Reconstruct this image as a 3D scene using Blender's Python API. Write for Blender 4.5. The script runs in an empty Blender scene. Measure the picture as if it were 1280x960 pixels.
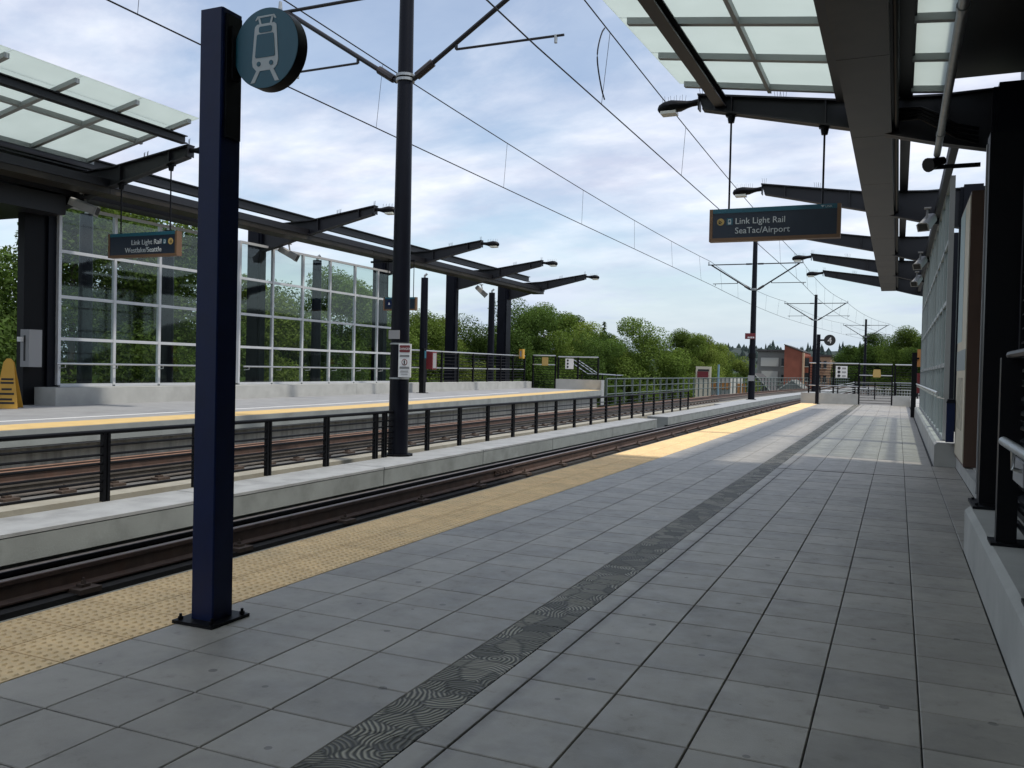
import bpy, bmesh, math, random
from mathutils import Vector, Matrix
R = math.radians
sc = bpy.context.scene
COL = sc.collection

# ------------------------------------------------------------------ camera
PITCH, ROLL, YAW = R(1.069), R(1.300), R(23.749)
fwd = Vector((-math.sin(YAW)*math.cos(PITCH), math.cos(YAW)*math.cos(PITCH), -math.sin(PITCH)))
rgt = Vector((math.cos(YAW), math.sin(YAW), 0)); up = rgt.cross(fwd)
r2 = rgt*math.cos(ROLL) + up*math.sin(ROLL); u2 = -rgt*math.sin(ROLL) + up*math.cos(ROLL)
cd = bpy.data.cameras.new('camera'); cam = bpy.data.objects.new('camera', cd); COL.objects.link(cam)
cam.matrix_world = Matrix(((r2.x, u2.x, -fwd.x, 0), (r2.y, u2.y, -fwd.y, 0), (r2.z, u2.z, -fwd.z, 1.6), (0, 0, 0, 1)))
cd.sensor_width = 36; cd.lens = 1095.7/1280*36; cd.clip_start = .05; cd.clip_end = 6000
sc.camera = cam

# ------------------------------------------------------------------ sky, sun, exposure
SUN = Vector((.51, -.11, 1)).normalized()
EL = math.asin(SUN.z)
w = bpy.data.worlds.new('World'); sc.world = w; w.use_nodes = True
nt = w.node_tree; N = nt.nodes; L = nt.links; N.clear()
def nn(t, **k):
    n = N.new(t)
    for a, b in k.items(): setattr(n, a, b)
    return n
def wmath(op, a, b=None):
    n = nn('ShaderNodeMath', operation=op)
    for i, x in enumerate((a, b)):
        if x is None: continue
        if isinstance(x, (int, float)): n.inputs[i].default_value = x
        else: L.new(x, n.inputs[i])
    return n.outputs[0]
sky = nn('ShaderNodeTexSky', sky_type='NISHITA', sun_disc=False)
sky.sun_elevation = EL; sky.sun_rotation = math.atan2(SUN.x, SUN.y); sky.air_density = 1.15; sky.dust_density = .5; sky.ozone_density = 1.3
tc = nn('ShaderNodeTexCoord'); sep = nn('ShaderNodeSeparateXYZ'); L.new(tc.outputs['Generated'], sep.inputs[0])
zz = wmath('ADD', wmath('MAXIMUM', sep.outputs[2], 0.0), 0.22)
cx_, cy_ = wmath('DIVIDE', sep.outputs[0], zz), wmath('DIVIDE', sep.outputs[1], zz)
comb = nn('ShaderNodeCombineXYZ'); L.new(cx_, comb.inputs[0]); L.new(cy_, comb.inputs[1])
mp = nn('ShaderNodeMapping'); L.new(comb.outputs[0], mp.inputs[0]); mp.inputs['Rotation'].default_value = (0, 0, R(24)); mp.inputs['Scale'].default_value = (.8, 1.15, 1); mp.inputs['Location'].default_value = (3.1, 1.7, 0)
no1 = nn('ShaderNodeTexNoise'); L.new(mp.outputs[0], no1.inputs['Vector']); no1.inputs['Scale'].default_value = 1.25; no1.inputs['Detail'].default_value = 11; no1.inputs['Roughness'].default_value = .6; no1.inputs['Distortion'].default_value = .25
cr = nn('ShaderNodeValToRGB'); L.new(no1.outputs[0], cr.inputs[0]); cr.color_ramp.elements[0].position = .40; cr.color_ramp.elements[1].position = .60
cr.color_ramp.elements[0].color = (.26,)*3 + (1,); cr.color_ramp.elements[1].color = (.97,)*3 + (1,)
no2 = nn('ShaderNodeTexNoise'); L.new(mp.outputs[0], no2.inputs['Vector']); no2.inputs['Scale'].default_value = 3.1; no2.inputs['Detail'].default_value = 8; no2.inputs['Roughness'].default_value = .55
cr2 = nn('ShaderNodeValToRGB'); L.new(no2.outputs[0], cr2.inputs[0]); cr2.color_ramp.elements[0].position = .36; cr2.color_ramp.elements[1].position = .62
cr2.color_ramp.elements[0].color = (4.3, 4.65, 5.75, 1); cr2.color_ramp.elements[1].color = (6.7, 6.9, 7.5, 1)
mr = nn('ShaderNodeMapRange'); L.new(sep.outputs[2], mr.inputs[0]); mr.inputs[1].default_value = .02; mr.inputs[2].default_value = .16; mr.inputs[3].default_value = 0; mr.inputs[4].default_value = 1.0
hz = nn('ShaderNodeMix', data_type='RGBA'); L.new(mr.outputs[0], hz.inputs[0]); hz.inputs[6].default_value = (3.55, 4.35, 5.45, 1); L.new(cr2.outputs[0], hz.inputs[7])
hf = wmath('MAXIMUM', cr.outputs[0], wmath('MULTIPLY', wmath('SUBTRACT', 1.0, mr.outputs[0]), .9))
mx = nn('ShaderNodeMix', data_type='RGBA'); L.new(hf, mx.inputs[0]); L.new(sky.outputs[0], mx.inputs[6]); L.new(hz.outputs[2], mx.inputs[7])
bg = nn('ShaderNodeBackground'); L.new(mx.outputs[2], bg.inputs[0]); bg.inputs[1].default_value = .1
wo = nn('ShaderNodeOutputWorld'); L.new(bg.outputs[0], wo.inputs[0])
sl = bpy.data.lights.new('sun', 'SUN'); so = bpy.data.objects.new('sun', sl); COL.objects.link(so)
sl.energy = 2.1; sl.angle = R(4.0); sl.color = (1, .95, .87)
so.rotation_euler = SUN.to_track_quat('Z', 'Y').to_euler(); so.location = (20, -5, 40)
vs = sc.view_settings; vs.view_transform = 'Standard'; vs.look = 'None'; vs.exposure = .62; vs.gamma = 1; vs.use_curve_mapping = False
sc.cycles.max_bounces = 8; sc.cycles.transparent_max_bounces = 24; sc.cycles.caustics_reflective = False; sc.cycles.caustics_refractive = False

# ------------------------------------------------------------------ helpers
class MB:
    def __init__(s): s.v = []; s.f = []
    def add(s, vs, fs):
        o = len(s.v); s.v += [tuple(p) for p in vs]; s.f += [tuple(i+o for i in f) for f in fs]; return s
    def box(s, x0, x1, y0, y1, z0, z1):
        return s.add([(x0,y0,z0),(x1,y0,z0),(x1,y1,z0),(x0,y1,z0),(x0,y0,z1),(x1,y0,z1),(x1,y1,z1),(x0,y1,z1)],
                     [(0,3,2,1),(4,5,6,7),(0,1,5,4),(1,2,6,5),(2,3,7,6),(3,0,4,7)])
    def prism(s, poly, axis, a, b):            # polygon in the other two axes, extruded along axis
        n = len(poly)
        def P(p, t): return (t,p[0],p[1]) if axis == 'x' else ((p[0],t,p[1]) if axis == 'y' else (p[0],p[1],t))
        return s.add([P(p,a) for p in poly]+[P(p,b) for p in poly],
                     [tuple(range(n))[::-1], tuple(range(n,2*n))]+[(i,(i+1)%n,(i+1)%n+n,i+n) for i in range(n)])
    def cyl(s, p0, p1, r0, r1=None, n=10):
        p0, p1 = Vector(p0), Vector(p1); r1 = r0 if r1 is None else r1
        d = (p1-p0).normalized(); a = d.orthogonal().normalized(); b = d.cross(a)
        ring = lambda p, r: [p+(a*math.cos(2*math.pi*i/n)+b*math.sin(2*math.pi*i/n))*r for i in range(n)]
        return s.add(ring(p0,r0)+ring(p1,r1), [tuple(range(n))[::-1], tuple(range(n,2*n))]+[(i,(i+1)%n,(i+1)%n+n,i+n) for i in range(n)])
    def tube(s, pts, r, n=8):
        pts = [Vector(p) for p in pts]; o = len(s.v); m = len(pts)
        for i, p in enumerate(pts):
            d = (pts[min(i+1,m-1)]-pts[max(i-1,0)]).normalized()
            a = d.cross(Vector((0,0,1)));  a = a.normalized() if a.length > 1e-3 else Vector((1,0,0)); b = a.cross(d)
            s.v += [tuple(p+(a*math.cos(2*math.pi*k/n)+b*math.sin(2*math.pi*k/n))*r) for k in range(n)]
        for i in range(m-1):
            for k in range(n): s.f.append((o+i*n+k, o+i*n+(k+1)%n, o+(i+1)*n+(k+1)%n, o+(i+1)*n+k))
        s.f += [tuple(o+k for k in range(n))[::-1], tuple(o+(m-1)*n+k for k in range(n))]
        return s
    def sweep(s, prof, pts):                   # prof in (x,z) added to each point of a path that runs along y
        n = len(prof); o = len(s.v); m = len(pts)
        for p in pts: s.v += [(p[0]+a, p[1], p[2]+b) for a, b in prof]
        for i in range(m-1):
            for k in range(n): s.f.append((o+i*n+k, o+i*n+(k+1)%n, o+(i+1)*n+(k+1)%n, o+(i+1)*n+k))
        s.f += [tuple(o+k for k in range(n))[::-1], tuple(o+(m-1)*n+k for k in range(n))]
        return s
    def loft(s, rings):
        n = len(rings[0]); o = len(s.v)
        for r in rings: s.v += [tuple(p) for p in r]
        for i in range(len(rings)-1):
            for k in range(n): s.f.append((o+i*n+k, o+i*n+(k+1)%n, o+(i+1)*n+(k+1)%n, o+(i+1)*n+k))
        s.f += [tuple(o+k for k in range(n))[::-1], tuple(o+(len(rings)-1)*n+k for k in range(n))]
        return s
    def disc(s, c, r, y0, y1, n=40):           # disc facing -y
        return s.prism([(c[0]+r*math.cos(2*math.pi*i/n), c[1]+r*math.sin(2*math.pi*i/n)) for i in range(n)], 'y', y0, y1)
    def mesh(s, name, off=(0,0,0), smooth=False, fix=True):
        me = bpy.data.meshes.new(name)
        me.from_pydata([(x-off[0],y-off[1],z-off[2]) for x,y,z in s.v], [], s.f); me.update()
        if fix:
            bm = bmesh.new(); bm.from_mesh(me); bmesh.ops.recalc_face_normals(bm, faces=bm.faces); bm.to_mesh(me); bm.free()
        if smooth:
            for p in me.polygons: p.use_smooth = True
            try: me.set_sharp_from_angle(angle=R(40))
            except Exception: pass
        return me
ORG = {}
def org(o): return ORG.get(o.name, Vector((0,0,0))) if o else Vector((0,0,0))
def tag(o, label, cat, group=None):
    o['label'] = label; o['category'] = cat
    if group: o['group'] = group
    return o
def thing(name, label, cat, loc, group=None):
    o = bpy.data.objects.new(name, None); COL.objects.link(o); o.location = loc; o.empty_display_size = .2
    ORG[o.name] = Vector(loc); return tag(o, label, cat, group)
def part(name, mb, mat, parent, smooth=False, label=None, fix=True, kind=None):
    me = mb.mesh(name, org(parent), smooth, fix); me.materials.append(mat)
    o = bpy.data.objects.new(name, me); COL.objects.link(o)
    if parent: o.parent = parent; ORG[o.name] = org(parent)
    if label: o['label'] = label
    if kind: o['kind'] = kind
    return o
def inst(name, me, loc, parent, rotz=0, mat=None):
    o = bpy.data.objects.new(name, me); COL.objects.link(o)
    o.location = Vector(loc)-org(parent); o.rotation_euler[2] = rotz
    if parent: o.parent = parent
    return o
def struct(name, mb, mat, smooth=False):
    o = part(name, mb, mat, None, smooth); o['kind'] = 'structure'; return o
def single(name, mb, mat, label, cat, group=None, smooth=False):   # a thing that is one mesh, origin at its base
    xs = [v[0] for v in mb.v]; ys = [v[1] for v in mb.v]; zs = [v[2] for v in mb.v]
    c = Vector(((min(xs)+max(xs))/2, (min(ys)+max(ys))/2, min(zs)))
    me = mb.mesh(name, c, smooth); me.materials.append(mat)
    o = bpy.data.objects.new(name, me); COL.objects.link(o); o.location = c; ORG[o.name] = c
    return tag(o, label, cat, group)
def text_part(name, body, size, loc, mat, parent, align='LEFT', depth=.003, sx=1.0):   # faces -y, reads along +x
    cu = bpy.data.curves.new(name, 'FONT'); cu.body = body; cu.size = size; cu.align_x = align; cu.extrude = depth; cu.resolution_u = 3
    t = bpy.data.objects.new(name, cu); COL.objects.link(t)
    dg = bpy.context.evaluated_depsgraph_get(); me = bpy.data.meshes.new_from_object(t.evaluated_get(dg))
    bpy.data.objects.remove(t); bpy.data.curves.remove(cu)
    for v in me.vertices: x, y, z = v.co; v.co = (x*sx, -z, y)
    me.materials.clear(); me.materials.append(mat)
    return inst(name, me, loc, parent)

# ------------------------------------------------------------------ materials
def mat(name, col, rough=.6, metal=0., var=0., vscale=3., bump=0., bscale=40., spec=.5, isl=0., objr=0., stain_glint=0., sscale=.8, stcol=None, stretch=None):
    m = bpy.data.materials.new(name); m.use_nodes = True; t = m.node_tree; n = t.nodes; l = t.links
    b = n['Principled BSDF']; b.inputs['Roughness'].default_value = rough; b.inputs['Metallic'].default_value = metal; b.inputs['Specular IOR Level'].default_value = spec
    b.inputs['Base Color'].default_value = (*col, 1)
    out = None
    geo = n.new('ShaderNodeNewGeometry')
    vec = geo.outputs['Position']
    if stretch:
        mpn = n.new('ShaderNodeMapping'); l.new(vec, mpn.inputs[0]); mpn.inputs['Scale'].default_value = stretch; vec = mpn.outputs[0]
    val = None
    def addv(a, bb):
        q = n.new('ShaderNodeMath'); q.operation = 'ADD'; l.new(a, q.inputs[0]); l.new(bb, q.inputs[1]); return q.outputs[0]
    def rng(src, lo, hi, f0=0., f1=1.):
        q = n.new('ShaderNodeMapRange'); l.new(src, q.inputs[0]); q.inputs[1].default_value = f0; q.inputs[2].default_value = f1; q.inputs[3].default_value = lo; q.inputs[4].default_value = hi; return q.outputs[0]
    if var:
        q = n.new('ShaderNodeTexNoise'); l.new(vec, q.inputs['Vector']); q.inputs['Scale'].default_value = vscale; q.inputs['Detail'].default_value = 6
        val = rng(q.outputs[0], -var, var, .25, .75)
    if isl:
        x = rng(geo.outputs['Random Per Island'], -isl, isl); val = addv(val, x) if val else x
    if objr:
        oi = n.new('ShaderNodeObjectInfo'); x = rng(oi.outputs['Random'], -objr, objr); val = addv(val, x) if val else x
    if val:
        hs = n.new('ShaderNodeMath'); hs.operation = 'ADD'; hs.inputs[1].default_value = 1; l.new(val, hs.inputs[0])
        vm = n.new('ShaderNodeVectorMath'); vm.operation = 'SCALE'; vm.inputs[0].default_value = col; l.new(hs.outputs[0], vm.inputs['Scale'])
        out = vm.outputs[0]
    if stain_glint:
        q = n.new('ShaderNodeTexNoise'); l.new(vec, q.inputs['Vector']); q.inputs['Scale'].default_value = sscale; q.inputs['Detail'].default_value = 7; q.inputs['Roughness'].default_value = .62
        fac = rng(q.outputs[0], 0, stain_glint, .5, .72)
        mxn = n.new('ShaderNodeMix'); mxn.data_type = 'RGBA'; l.new(fac, mxn.inputs[0])
        if out: l.new(out, mxn.inputs[6])
        else: mxn.inputs[6].default_value = (*col, 1)
        mxn.inputs[7].default_value = (*(stcol or tuple(c*.4 for c in col)), 1); out = mxn.outputs[2]
    if out: l.new(out, b.inputs['Base Color'])
    if bump:
        q = n.new('ShaderNodeTexNoise'); l.new(geo.outputs['Position'], q.inputs['Vector']); q.inputs['Scale'].default_value = bscale; q.inputs['Detail'].default_value = 5
        bp = n.new('ShaderNodeBump'); bp.inputs['Strength'].default_value = bump; bp.inputs['Distance'].default_value = .02; l.new(q.outputs[0], bp.inputs['Height']); l.new(bp.outputs[0], b.inputs['Normal'])
    return m
M = {}
M['tile'] = mat('tile_grey', (.310,.290,.252), .42, var=.12, vscale=2.2, objr=.13, stain_glint=.45, sscale=1.9, stcol=(.14,.137,.13), bump=.12, bscale=160)
M['tile_far'] = mat('tile_grey_far', (.310,.290,.252), .42, var=.12, vscale=1.6, isl=.07, stain_glint=.28, sscale=1.3)
M['grout'] = mat('grout', (.05,.05,.05), .9)
M['yellow'] = mat('tactile_yellow', (.84,.60,.31), .7, var=.14, vscale=5, objr=.06, stain_glint=.4, sscale=1.1, stcol=(.70,.56,.33), bump=.1)
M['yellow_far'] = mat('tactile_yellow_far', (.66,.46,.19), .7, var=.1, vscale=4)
M['concrete'] = mat('concrete', (.40,.40,.375), .85, var=.12, vscale=2.2, stain_glint=.30, sscale=1.0, bump=.15, bscale=60)
M['precast'] = mat('precast_concrete', (.255,.275,.265), .8, var=.12, vscale=2.5, stain_glint=.6, sscale=1.6, stcol=(.13,.14,.13), bump=.1, bscale=50)
M['precast_top'] = mat('precast_top', (.32,.33,.33), .85, var=.14, vscale=3, stain_glint=.45, sscale=2.0, bump=.2, bscale=90)
M['dirty'] = mat('dirty_concrete', (.44,.42,.37), .9, var=.2, vscale=3, stain_glint=.85, sscale=1.2, stcol=(.16,.15,.13), stretch=(1, 3, .5), bump=.2)
M['plinth'] = mat('plinth_concrete', (.33,.31,.25), .9, var=.2, vscale=4, stain_glint=.7, sscale=2, stcol=(.2,.17,.12), bump=.2)
M['deck'] = mat('deck_concrete', (.14,.135,.125), .95, var=.25, vscale=2, stain_glint=.5, sscale=1.5, bump=.3)
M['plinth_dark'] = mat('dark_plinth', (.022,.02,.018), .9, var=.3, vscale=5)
M['rail'] = mat('rusty_rail', (.095,.062,.048), .6, .3, var=.3, vscale=6, stain_glint=.6, sscale=4, stcol=(.12,.062,.04), bump=.1)
M['railhead'] = mat('rail_head', (.22,.19,.17), .4, .7, var=.2, vscale=8)
M['rusthead'] = mat('rust_head', (.30,.165,.10), .55, .3, var=.2, vscale=5)
M['railgrey'] = mat('skylit_rail', (.13,.115,.10), .7, .2, var=.25, vscale=6)  # grey paints in the sky light falling on the rail's web
M['clip'] = mat('rail_fastener', (.085,.06,.045), .7, .2, var=.3, vscale=20)
M['black'] = mat('black_steel', (.0035,.0038,.0052), .45, .0, var=.15, vscale=6, spec=.16)
M['navy'] = mat('navy_steel', (.0034,.0042,.0085), .42, .0, var=.15, vscale=4, spec=.17)
M['steelbeam'] = mat('charcoal_steel', (.0055,.0055,.008), .5, .0, var=.2, vscale=3, stain_glint=.35, sscale=2)
M['blue'] = mat('blue_paint', (.003,.0105,.052), .4, .0, var=.12, vscale=7, stain_glint=.5, sscale=3, stcol=(.008,.014,.042), bump=.04, bscale=25, spec=.25)
M['teal'] = mat('teal_face', (.008,.092,.135), .45)
M['navyface'] = mat('navy_face', (.004,.012,.028), .4)
M['white'] = mat('white_paint', (.75,.75,.73), .6)
M['offwhite'] = mat('offwhite_graphic', (.52,.56,.57), .6)
M['bronze'] = mat('bronze_frame', (.17,.095,.05), .5, .3, var=.1)
M['brown'] = mat('brown_panel', (.085,.045,.028), .5, var=.1)
M['cream'] = mat('cream_panel', (.55,.50,.38), .6, var=.08)
M['galv'] = mat('galvanised', (.36,.38,.38), .45, .6, var=.12, vscale=8)
M['alu'] = mat('aluminium_frame', (.58,.59,.60), .45, .35, var=.06)
M['stainless'] = mat('stainless_tube', (.55,.55,.54), .28, .9)
M['soffit'] = mat('bronze_soffit', (.020,.016,.011), .42, .0, var=.4, vscale=1.2, stain_glint=.7, sscale=.8, stcol=(.045,.036,.022), bump=.1, bscale=1.6, spec=.25)  # lighter blotches paint warm reflected glints into the bronze
M['purlin'] = mat('grey_purlin', (.30,.32,.32), .5, .2)
M['greyplate'] = mat('grey_plate', (.28,.28,.28), .6)
M['red'] = mat('red_panel', (.15,.016,.02), .5)
M['yellowsign'] = mat('yellow_plastic', (.55,.30,.035), .5, var=.06)
M['yellowico'] = mat('yellow_icon', (.45,.31,.10), .6)
M['orange'] = mat('orange_panel', (.42,.19,.055), .6)
M['inkblack'] = mat('ink', (.02,.02,.02), .7)
M['wire'] = mat('wire', (.02,.02,.022), .5, .5)
M['insul'] = mat('insulator', (.03,.022,.02), .35)
M['camwhite'] = mat('camera_housing', (.30,.30,.29), .5)
M['lens'] = mat('lamp_lens', (.70,.68,.55), .25)
M['brick'] = mat('brick_red', (.24,.075,.045), .9, var=.15, vscale=.8)
M['bgrey'] = mat('render_grey', (.17,.17,.155), .9, var=.1, vscale=.5)
M['bpale'] = mat('render_pale', (.42,.42,.38), .9)
M['btan'] = mat('render_tan', (.40,.27,.17), .9, var=.1)
M['roofdark'] = mat('roof_shingle', (.055,.052,.05), .9, var=.2)
M['winglass'] = mat('window_dark', (.02,.025,.03), .15)
M['greenrail'] = mat('grey_green_rail', (.105,.13,.12), .6, .1)
M['asphalt'] = mat('asphalt', (.05,.05,.052), .95, var=.2)
M['ground'] = mat('ground', (.07,.085,.05), .95, var=.5, vscale=.06, stain_glint=.8, sscale=.03, stcol=(.10,.10,.095))
M['hill'] = mat('hill_forest', (.022,.036,.030), .95, var=.4, vscale=.05)
M['conifer'] = mat('conifer', (.016,.032,.028), .95, isl=.35)
M['bark'] = mat('bark', (.075,.055,.04), .9, var=.3, vscale=4)
def glass(name, tint, alpha_gloss):
    m = bpy.data.materials.new(name); m.use_nodes = True; t = m.node_tree; n = t.nodes; l = t.links; n.clear()
    tr = n.new('ShaderNodeBsdfTransparent'); tr.inputs[0].default_value = (*tint, 1)
    gl = n.new('ShaderNodeBsdfGlossy'); gl.inputs['Roughness'].default_value = .03; gl.inputs[0].default_value = (.9,.95,.95,1)
    geo = n.new('ShaderNodeNewGeometry'); dp = n.new('ShaderNodeVectorMath'); dp.operation = 'DOT_PRODUCT'; l.new(geo.outputs['Normal'], dp.inputs[0]); l.new(geo.outputs['Incoming'], dp.inputs[1])
    ab = n.new('ShaderNodeMath'); ab.operation = 'ABSOLUTE'; l.new(dp.outputs['Value'], ab.inputs[0])
    om = n.new('ShaderNodeMath'); om.operation = 'SUBTRACT'; om.inputs[0].default_value = 1; l.new(ab.outputs[0], om.inputs[1])
    pw = n.new('ShaderNodeMath'); pw.operation = 'POWER'; l.new(om.outputs[0], pw.inputs[0]); pw.inputs[1].default_value = 5
    mu = n.new('ShaderNodeMath'); mu.operation = 'MULTIPLY_ADD'; mu.inputs[1].default_value = .9*alpha_gloss; mu.inputs[2].default_value = .04; l.new(pw.outputs[0], mu.inputs[0])
    mx = n.new('ShaderNodeMixShader'); l.new(mu.outputs[0], mx.inputs[0]); l.new(tr.outputs[0], mx.inputs[1]); l.new(gl.outputs[0], mx.inputs[2])
    o = n.new('ShaderNodeOutputMaterial'); l.new(mx.outputs[0], o.inputs[0]); return m
M['glass'] = glass('clear_glass', (.82,.87,.85), .28)
def frosted():
    m = bpy.data.materials.new('frosted_glass'); m.use_nodes = True; t = m.node_tree; n = t.nodes; l = t.links; n.clear()
    tr = n.new('ShaderNodeBsdfTranslucent'); df = n.new('ShaderNodeBsdfDiffuse'); df.inputs[0].default_value = (.62,.70,.66,1)
    geo = n.new('ShaderNodeNewGeometry'); no = n.new('ShaderNodeTexNoise'); l.new(geo.outputs[0], no.inputs['Vector']); no.inputs['Scale'].default_value = 1.4; no.inputs['Detail'].default_value = 6
    rp = n.new('ShaderNodeValToRGB'); l.new(no.outputs[0], rp.inputs[0]); rp.color_ramp.elements[0].color = (.66,.71,.68,1); rp.color_ramp.elements[1].color = (.76,.81,.78,1)
    l.new(rp.outputs[0], tr.inputs[0])
    mx = n.new('ShaderNodeMixShader'); mx.inputs[0].default_value = .80; l.new(df.outputs[0], mx.inputs[1]); l.new(tr.outputs[0], mx.inputs[2])
    o = n.new('ShaderNodeOutputMaterial'); l.new(mx.outputs[0], o.inputs[0]); return m
M['frosted'] = frosted()
def leafmat(name, col):
    m = bpy.data.materials.new(name); m.use_nodes = True; t = m.node_tree; n = t.nodes; l = t.links; n.clear()
    geo = n.new('ShaderNodeNewGeometry'); oi = n.new('ShaderNodeObjectInfo')
    a = n.new('ShaderNodeMapRange'); l.new(geo.outputs['Random Per Island'], a.inputs[0]); a.inputs[3].default_value = .55; a.inputs[4].default_value = 1.45
    b = n.new('ShaderNodeMapRange'); l.new(oi.outputs['Random'], b.inputs[0]); b.inputs[3].default_value = .8; b.inputs[4].default_value = 1.25
    q = n.new('ShaderNodeMath'); q.operation = 'MULTIPLY'; l.new(a.outputs[0], q.inputs[0]); l.new(b.outputs[0], q.inputs[1])
    v = n.new('ShaderNodeVectorMath'); v.operation = 'SCALE'; v.inputs[0].default_value = col; l.new(q.outputs[0], v.inputs['Scale'])
    d = n.new('ShaderNodeBsdfDiffuse'); l.new(v.outputs[0], d.inputs[0])
    v2 = n.new('ShaderNodeVectorMath'); v2.operation = 'MULTIPLY'; l.new(v.outputs[0], v2.inputs[0]); v2.inputs[1].default_value = (1.3, 1.45, .7)
    tr = n.new('ShaderNodeBsdfTranslucent'); l.new(v2.outputs[0], tr.inputs[0])
    mx = n.new('ShaderNodeMixShader'); mx.inputs[0].default_value = .38; l.new(d.outputs[0], mx.inputs[1]); l.new(tr.outputs[0], mx.inputs[2])
    o = n.new('ShaderNodeOutputMaterial'); l.new(mx.outputs[0], o.inputs[0]); return m
M['leaf1'] = leafmat('leaves_mid', (.10,.142,.036)); M['leaf2'] = leafmat('leaves_dark', (.066,.104,.03)); M['leaf3'] = leafmat('leaves_light', (.135,.17,.045))
def plate_mat():     # cast plate: fans of curved ridges inside leaf-like cells
    m = bpy.data.materials.new('cast_plate'); m.use_nodes = True; t = m.node_tree; n = t.nodes; l = t.links; b = n['Principled BSDF']
    b.inputs['Roughness'].default_value = .55; b.inputs['Metallic'].default_value = .15
    geo = n.new('ShaderNodeNewGeometry')
    wn = n.new('ShaderNodeTexNoise'); wn.inputs['Scale'].default_value = 5; l.new(geo.outputs[0], wn.inputs['Vector'])
    wv = n.new('ShaderNodeVectorMath'); wv.operation = 'MULTIPLY_ADD'; l.new(wn.outputs['Color'], wv.inputs[0]); wv.inputs[1].default_value = (.09,.09,0); l.new(geo.outputs[0], wv.inputs[2])
    vo = n.new('ShaderNodeTexVoronoi'); vo.inputs['Scale'].default_value = 6.0; vo.voronoi_dimensions = '2D'; l.new(wv.outputs[0], vo.inputs['Vector'])
    # vector from the cell's own pole (its seed pushed aside by a random amount) gives curved ridges
    sub = n.new('ShaderNodeVectorMath'); sub.operation = 'SUBTRACT'; l.new(wv.outputs[0], sub.inputs[0]); l.new(vo.outputs['Position'], sub.inputs[1])
    rc = n.new('ShaderNodeVectorMath'); rc.operation = 'MULTIPLY_ADD'; l.new(vo.outputs['Color'], rc.inputs[0]); rc.inputs[1].default_value = (.62,.62,0); rc.inputs[2].default_value = (-.31,-.31,0)
    ad = n.new('ShaderNodeVectorMath'); ad.operation = 'ADD'; l.new(sub.outputs[0], ad.inputs[0]); l.new(rc.outputs[0], ad.inputs[1])
    fl = n.new('ShaderNodeVectorMath'); fl.operation = 'MULTIPLY'; l.new(ad.outputs[0], fl.inputs[0]); fl.inputs[1].default_value = (1,1,0)
    ln = n.new('ShaderNodeVectorMath'); ln.operation = 'LENGTH'; l.new(fl.outputs[0], ln.inputs[0])
    mu = n.new('ShaderNodeMath'); mu.operation = 'MULTIPLY'; mu.inputs[1].default_value = 260; l.new(ln.outputs['Value'], mu.inputs[0])
    sn = n.new('ShaderNodeMath'); sn.operation = 'SINE'; l.new(mu.outputs[0], sn.inputs[0])
    ve = n.new('ShaderNodeTexVoronoi'); ve.feature = 'DISTANCE_TO_EDGE'; ve.inputs['Scale'].default_value = 6.0; ve.voronoi_dimensions = '2D'; l.new(wv.outputs[0], ve.inputs['Vector'])
    ed = n.new('ShaderNodeMapRange'); l.new(ve.outputs['Distance'], ed.inputs[0]); ed.inputs[1].default_value = .02; ed.inputs[2].default_value = .10; ed.inputs[3].default_value = .45; ed.inputs[4].default_value = 1
    cs = n.new('ShaderNodeSeparateColor'); l.new(vo.outputs['Color'], cs.inputs[0])
    cb = n.new('ShaderNodeMapRange'); l.new(cs.outputs[2], cb.inputs[0]); cb.inputs[3].default_value = .35; cb.inputs[4].default_value = 1.25
    sm = n.new('ShaderNodeMath'); sm.operation = 'MULTIPLY'; l.new(ed.outputs[0], sm.inputs[0]); l.new(cb.outputs[0], sm.inputs[1])
    s01 = n.new('ShaderNodeMapRange'); l.new(sn.outputs[0], s01.inputs[0]); s01.inputs[1].default_value = -1
    sx_ = n.new('ShaderNodeMath'); sx_.operation = 'MULTIPLY'; l.new(s01.outputs[0], sx_.inputs[0]); l.new(sm.outputs[0], sx_.inputs[1])
    rp = n.new('ShaderNodeValToRGB'); l.new(sx_.outputs[0], rp.inputs[0]); rp.color_ramp.elements[0].position = .15; rp.color_ramp.elements[1].position = .95
    rp.color_ramp.elements[0].color = (.045,.045,.035,1); rp.color_ramp.elements[1].color = (.36,.34,.265,1)
    l.new(rp.outputs[0], b.inputs['Base Color'])
    bp = n.new('ShaderNodeBump'); bp.inputs['Strength'].default_value = .6; bp.inputs['Distance'].default_value = .006; l.new(sn.outputs[0], bp.inputs['Height']); l.new(bp.outputs[0], b.inputs['Normal'])
    return m
M['plate'] = plate_mat()
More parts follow.
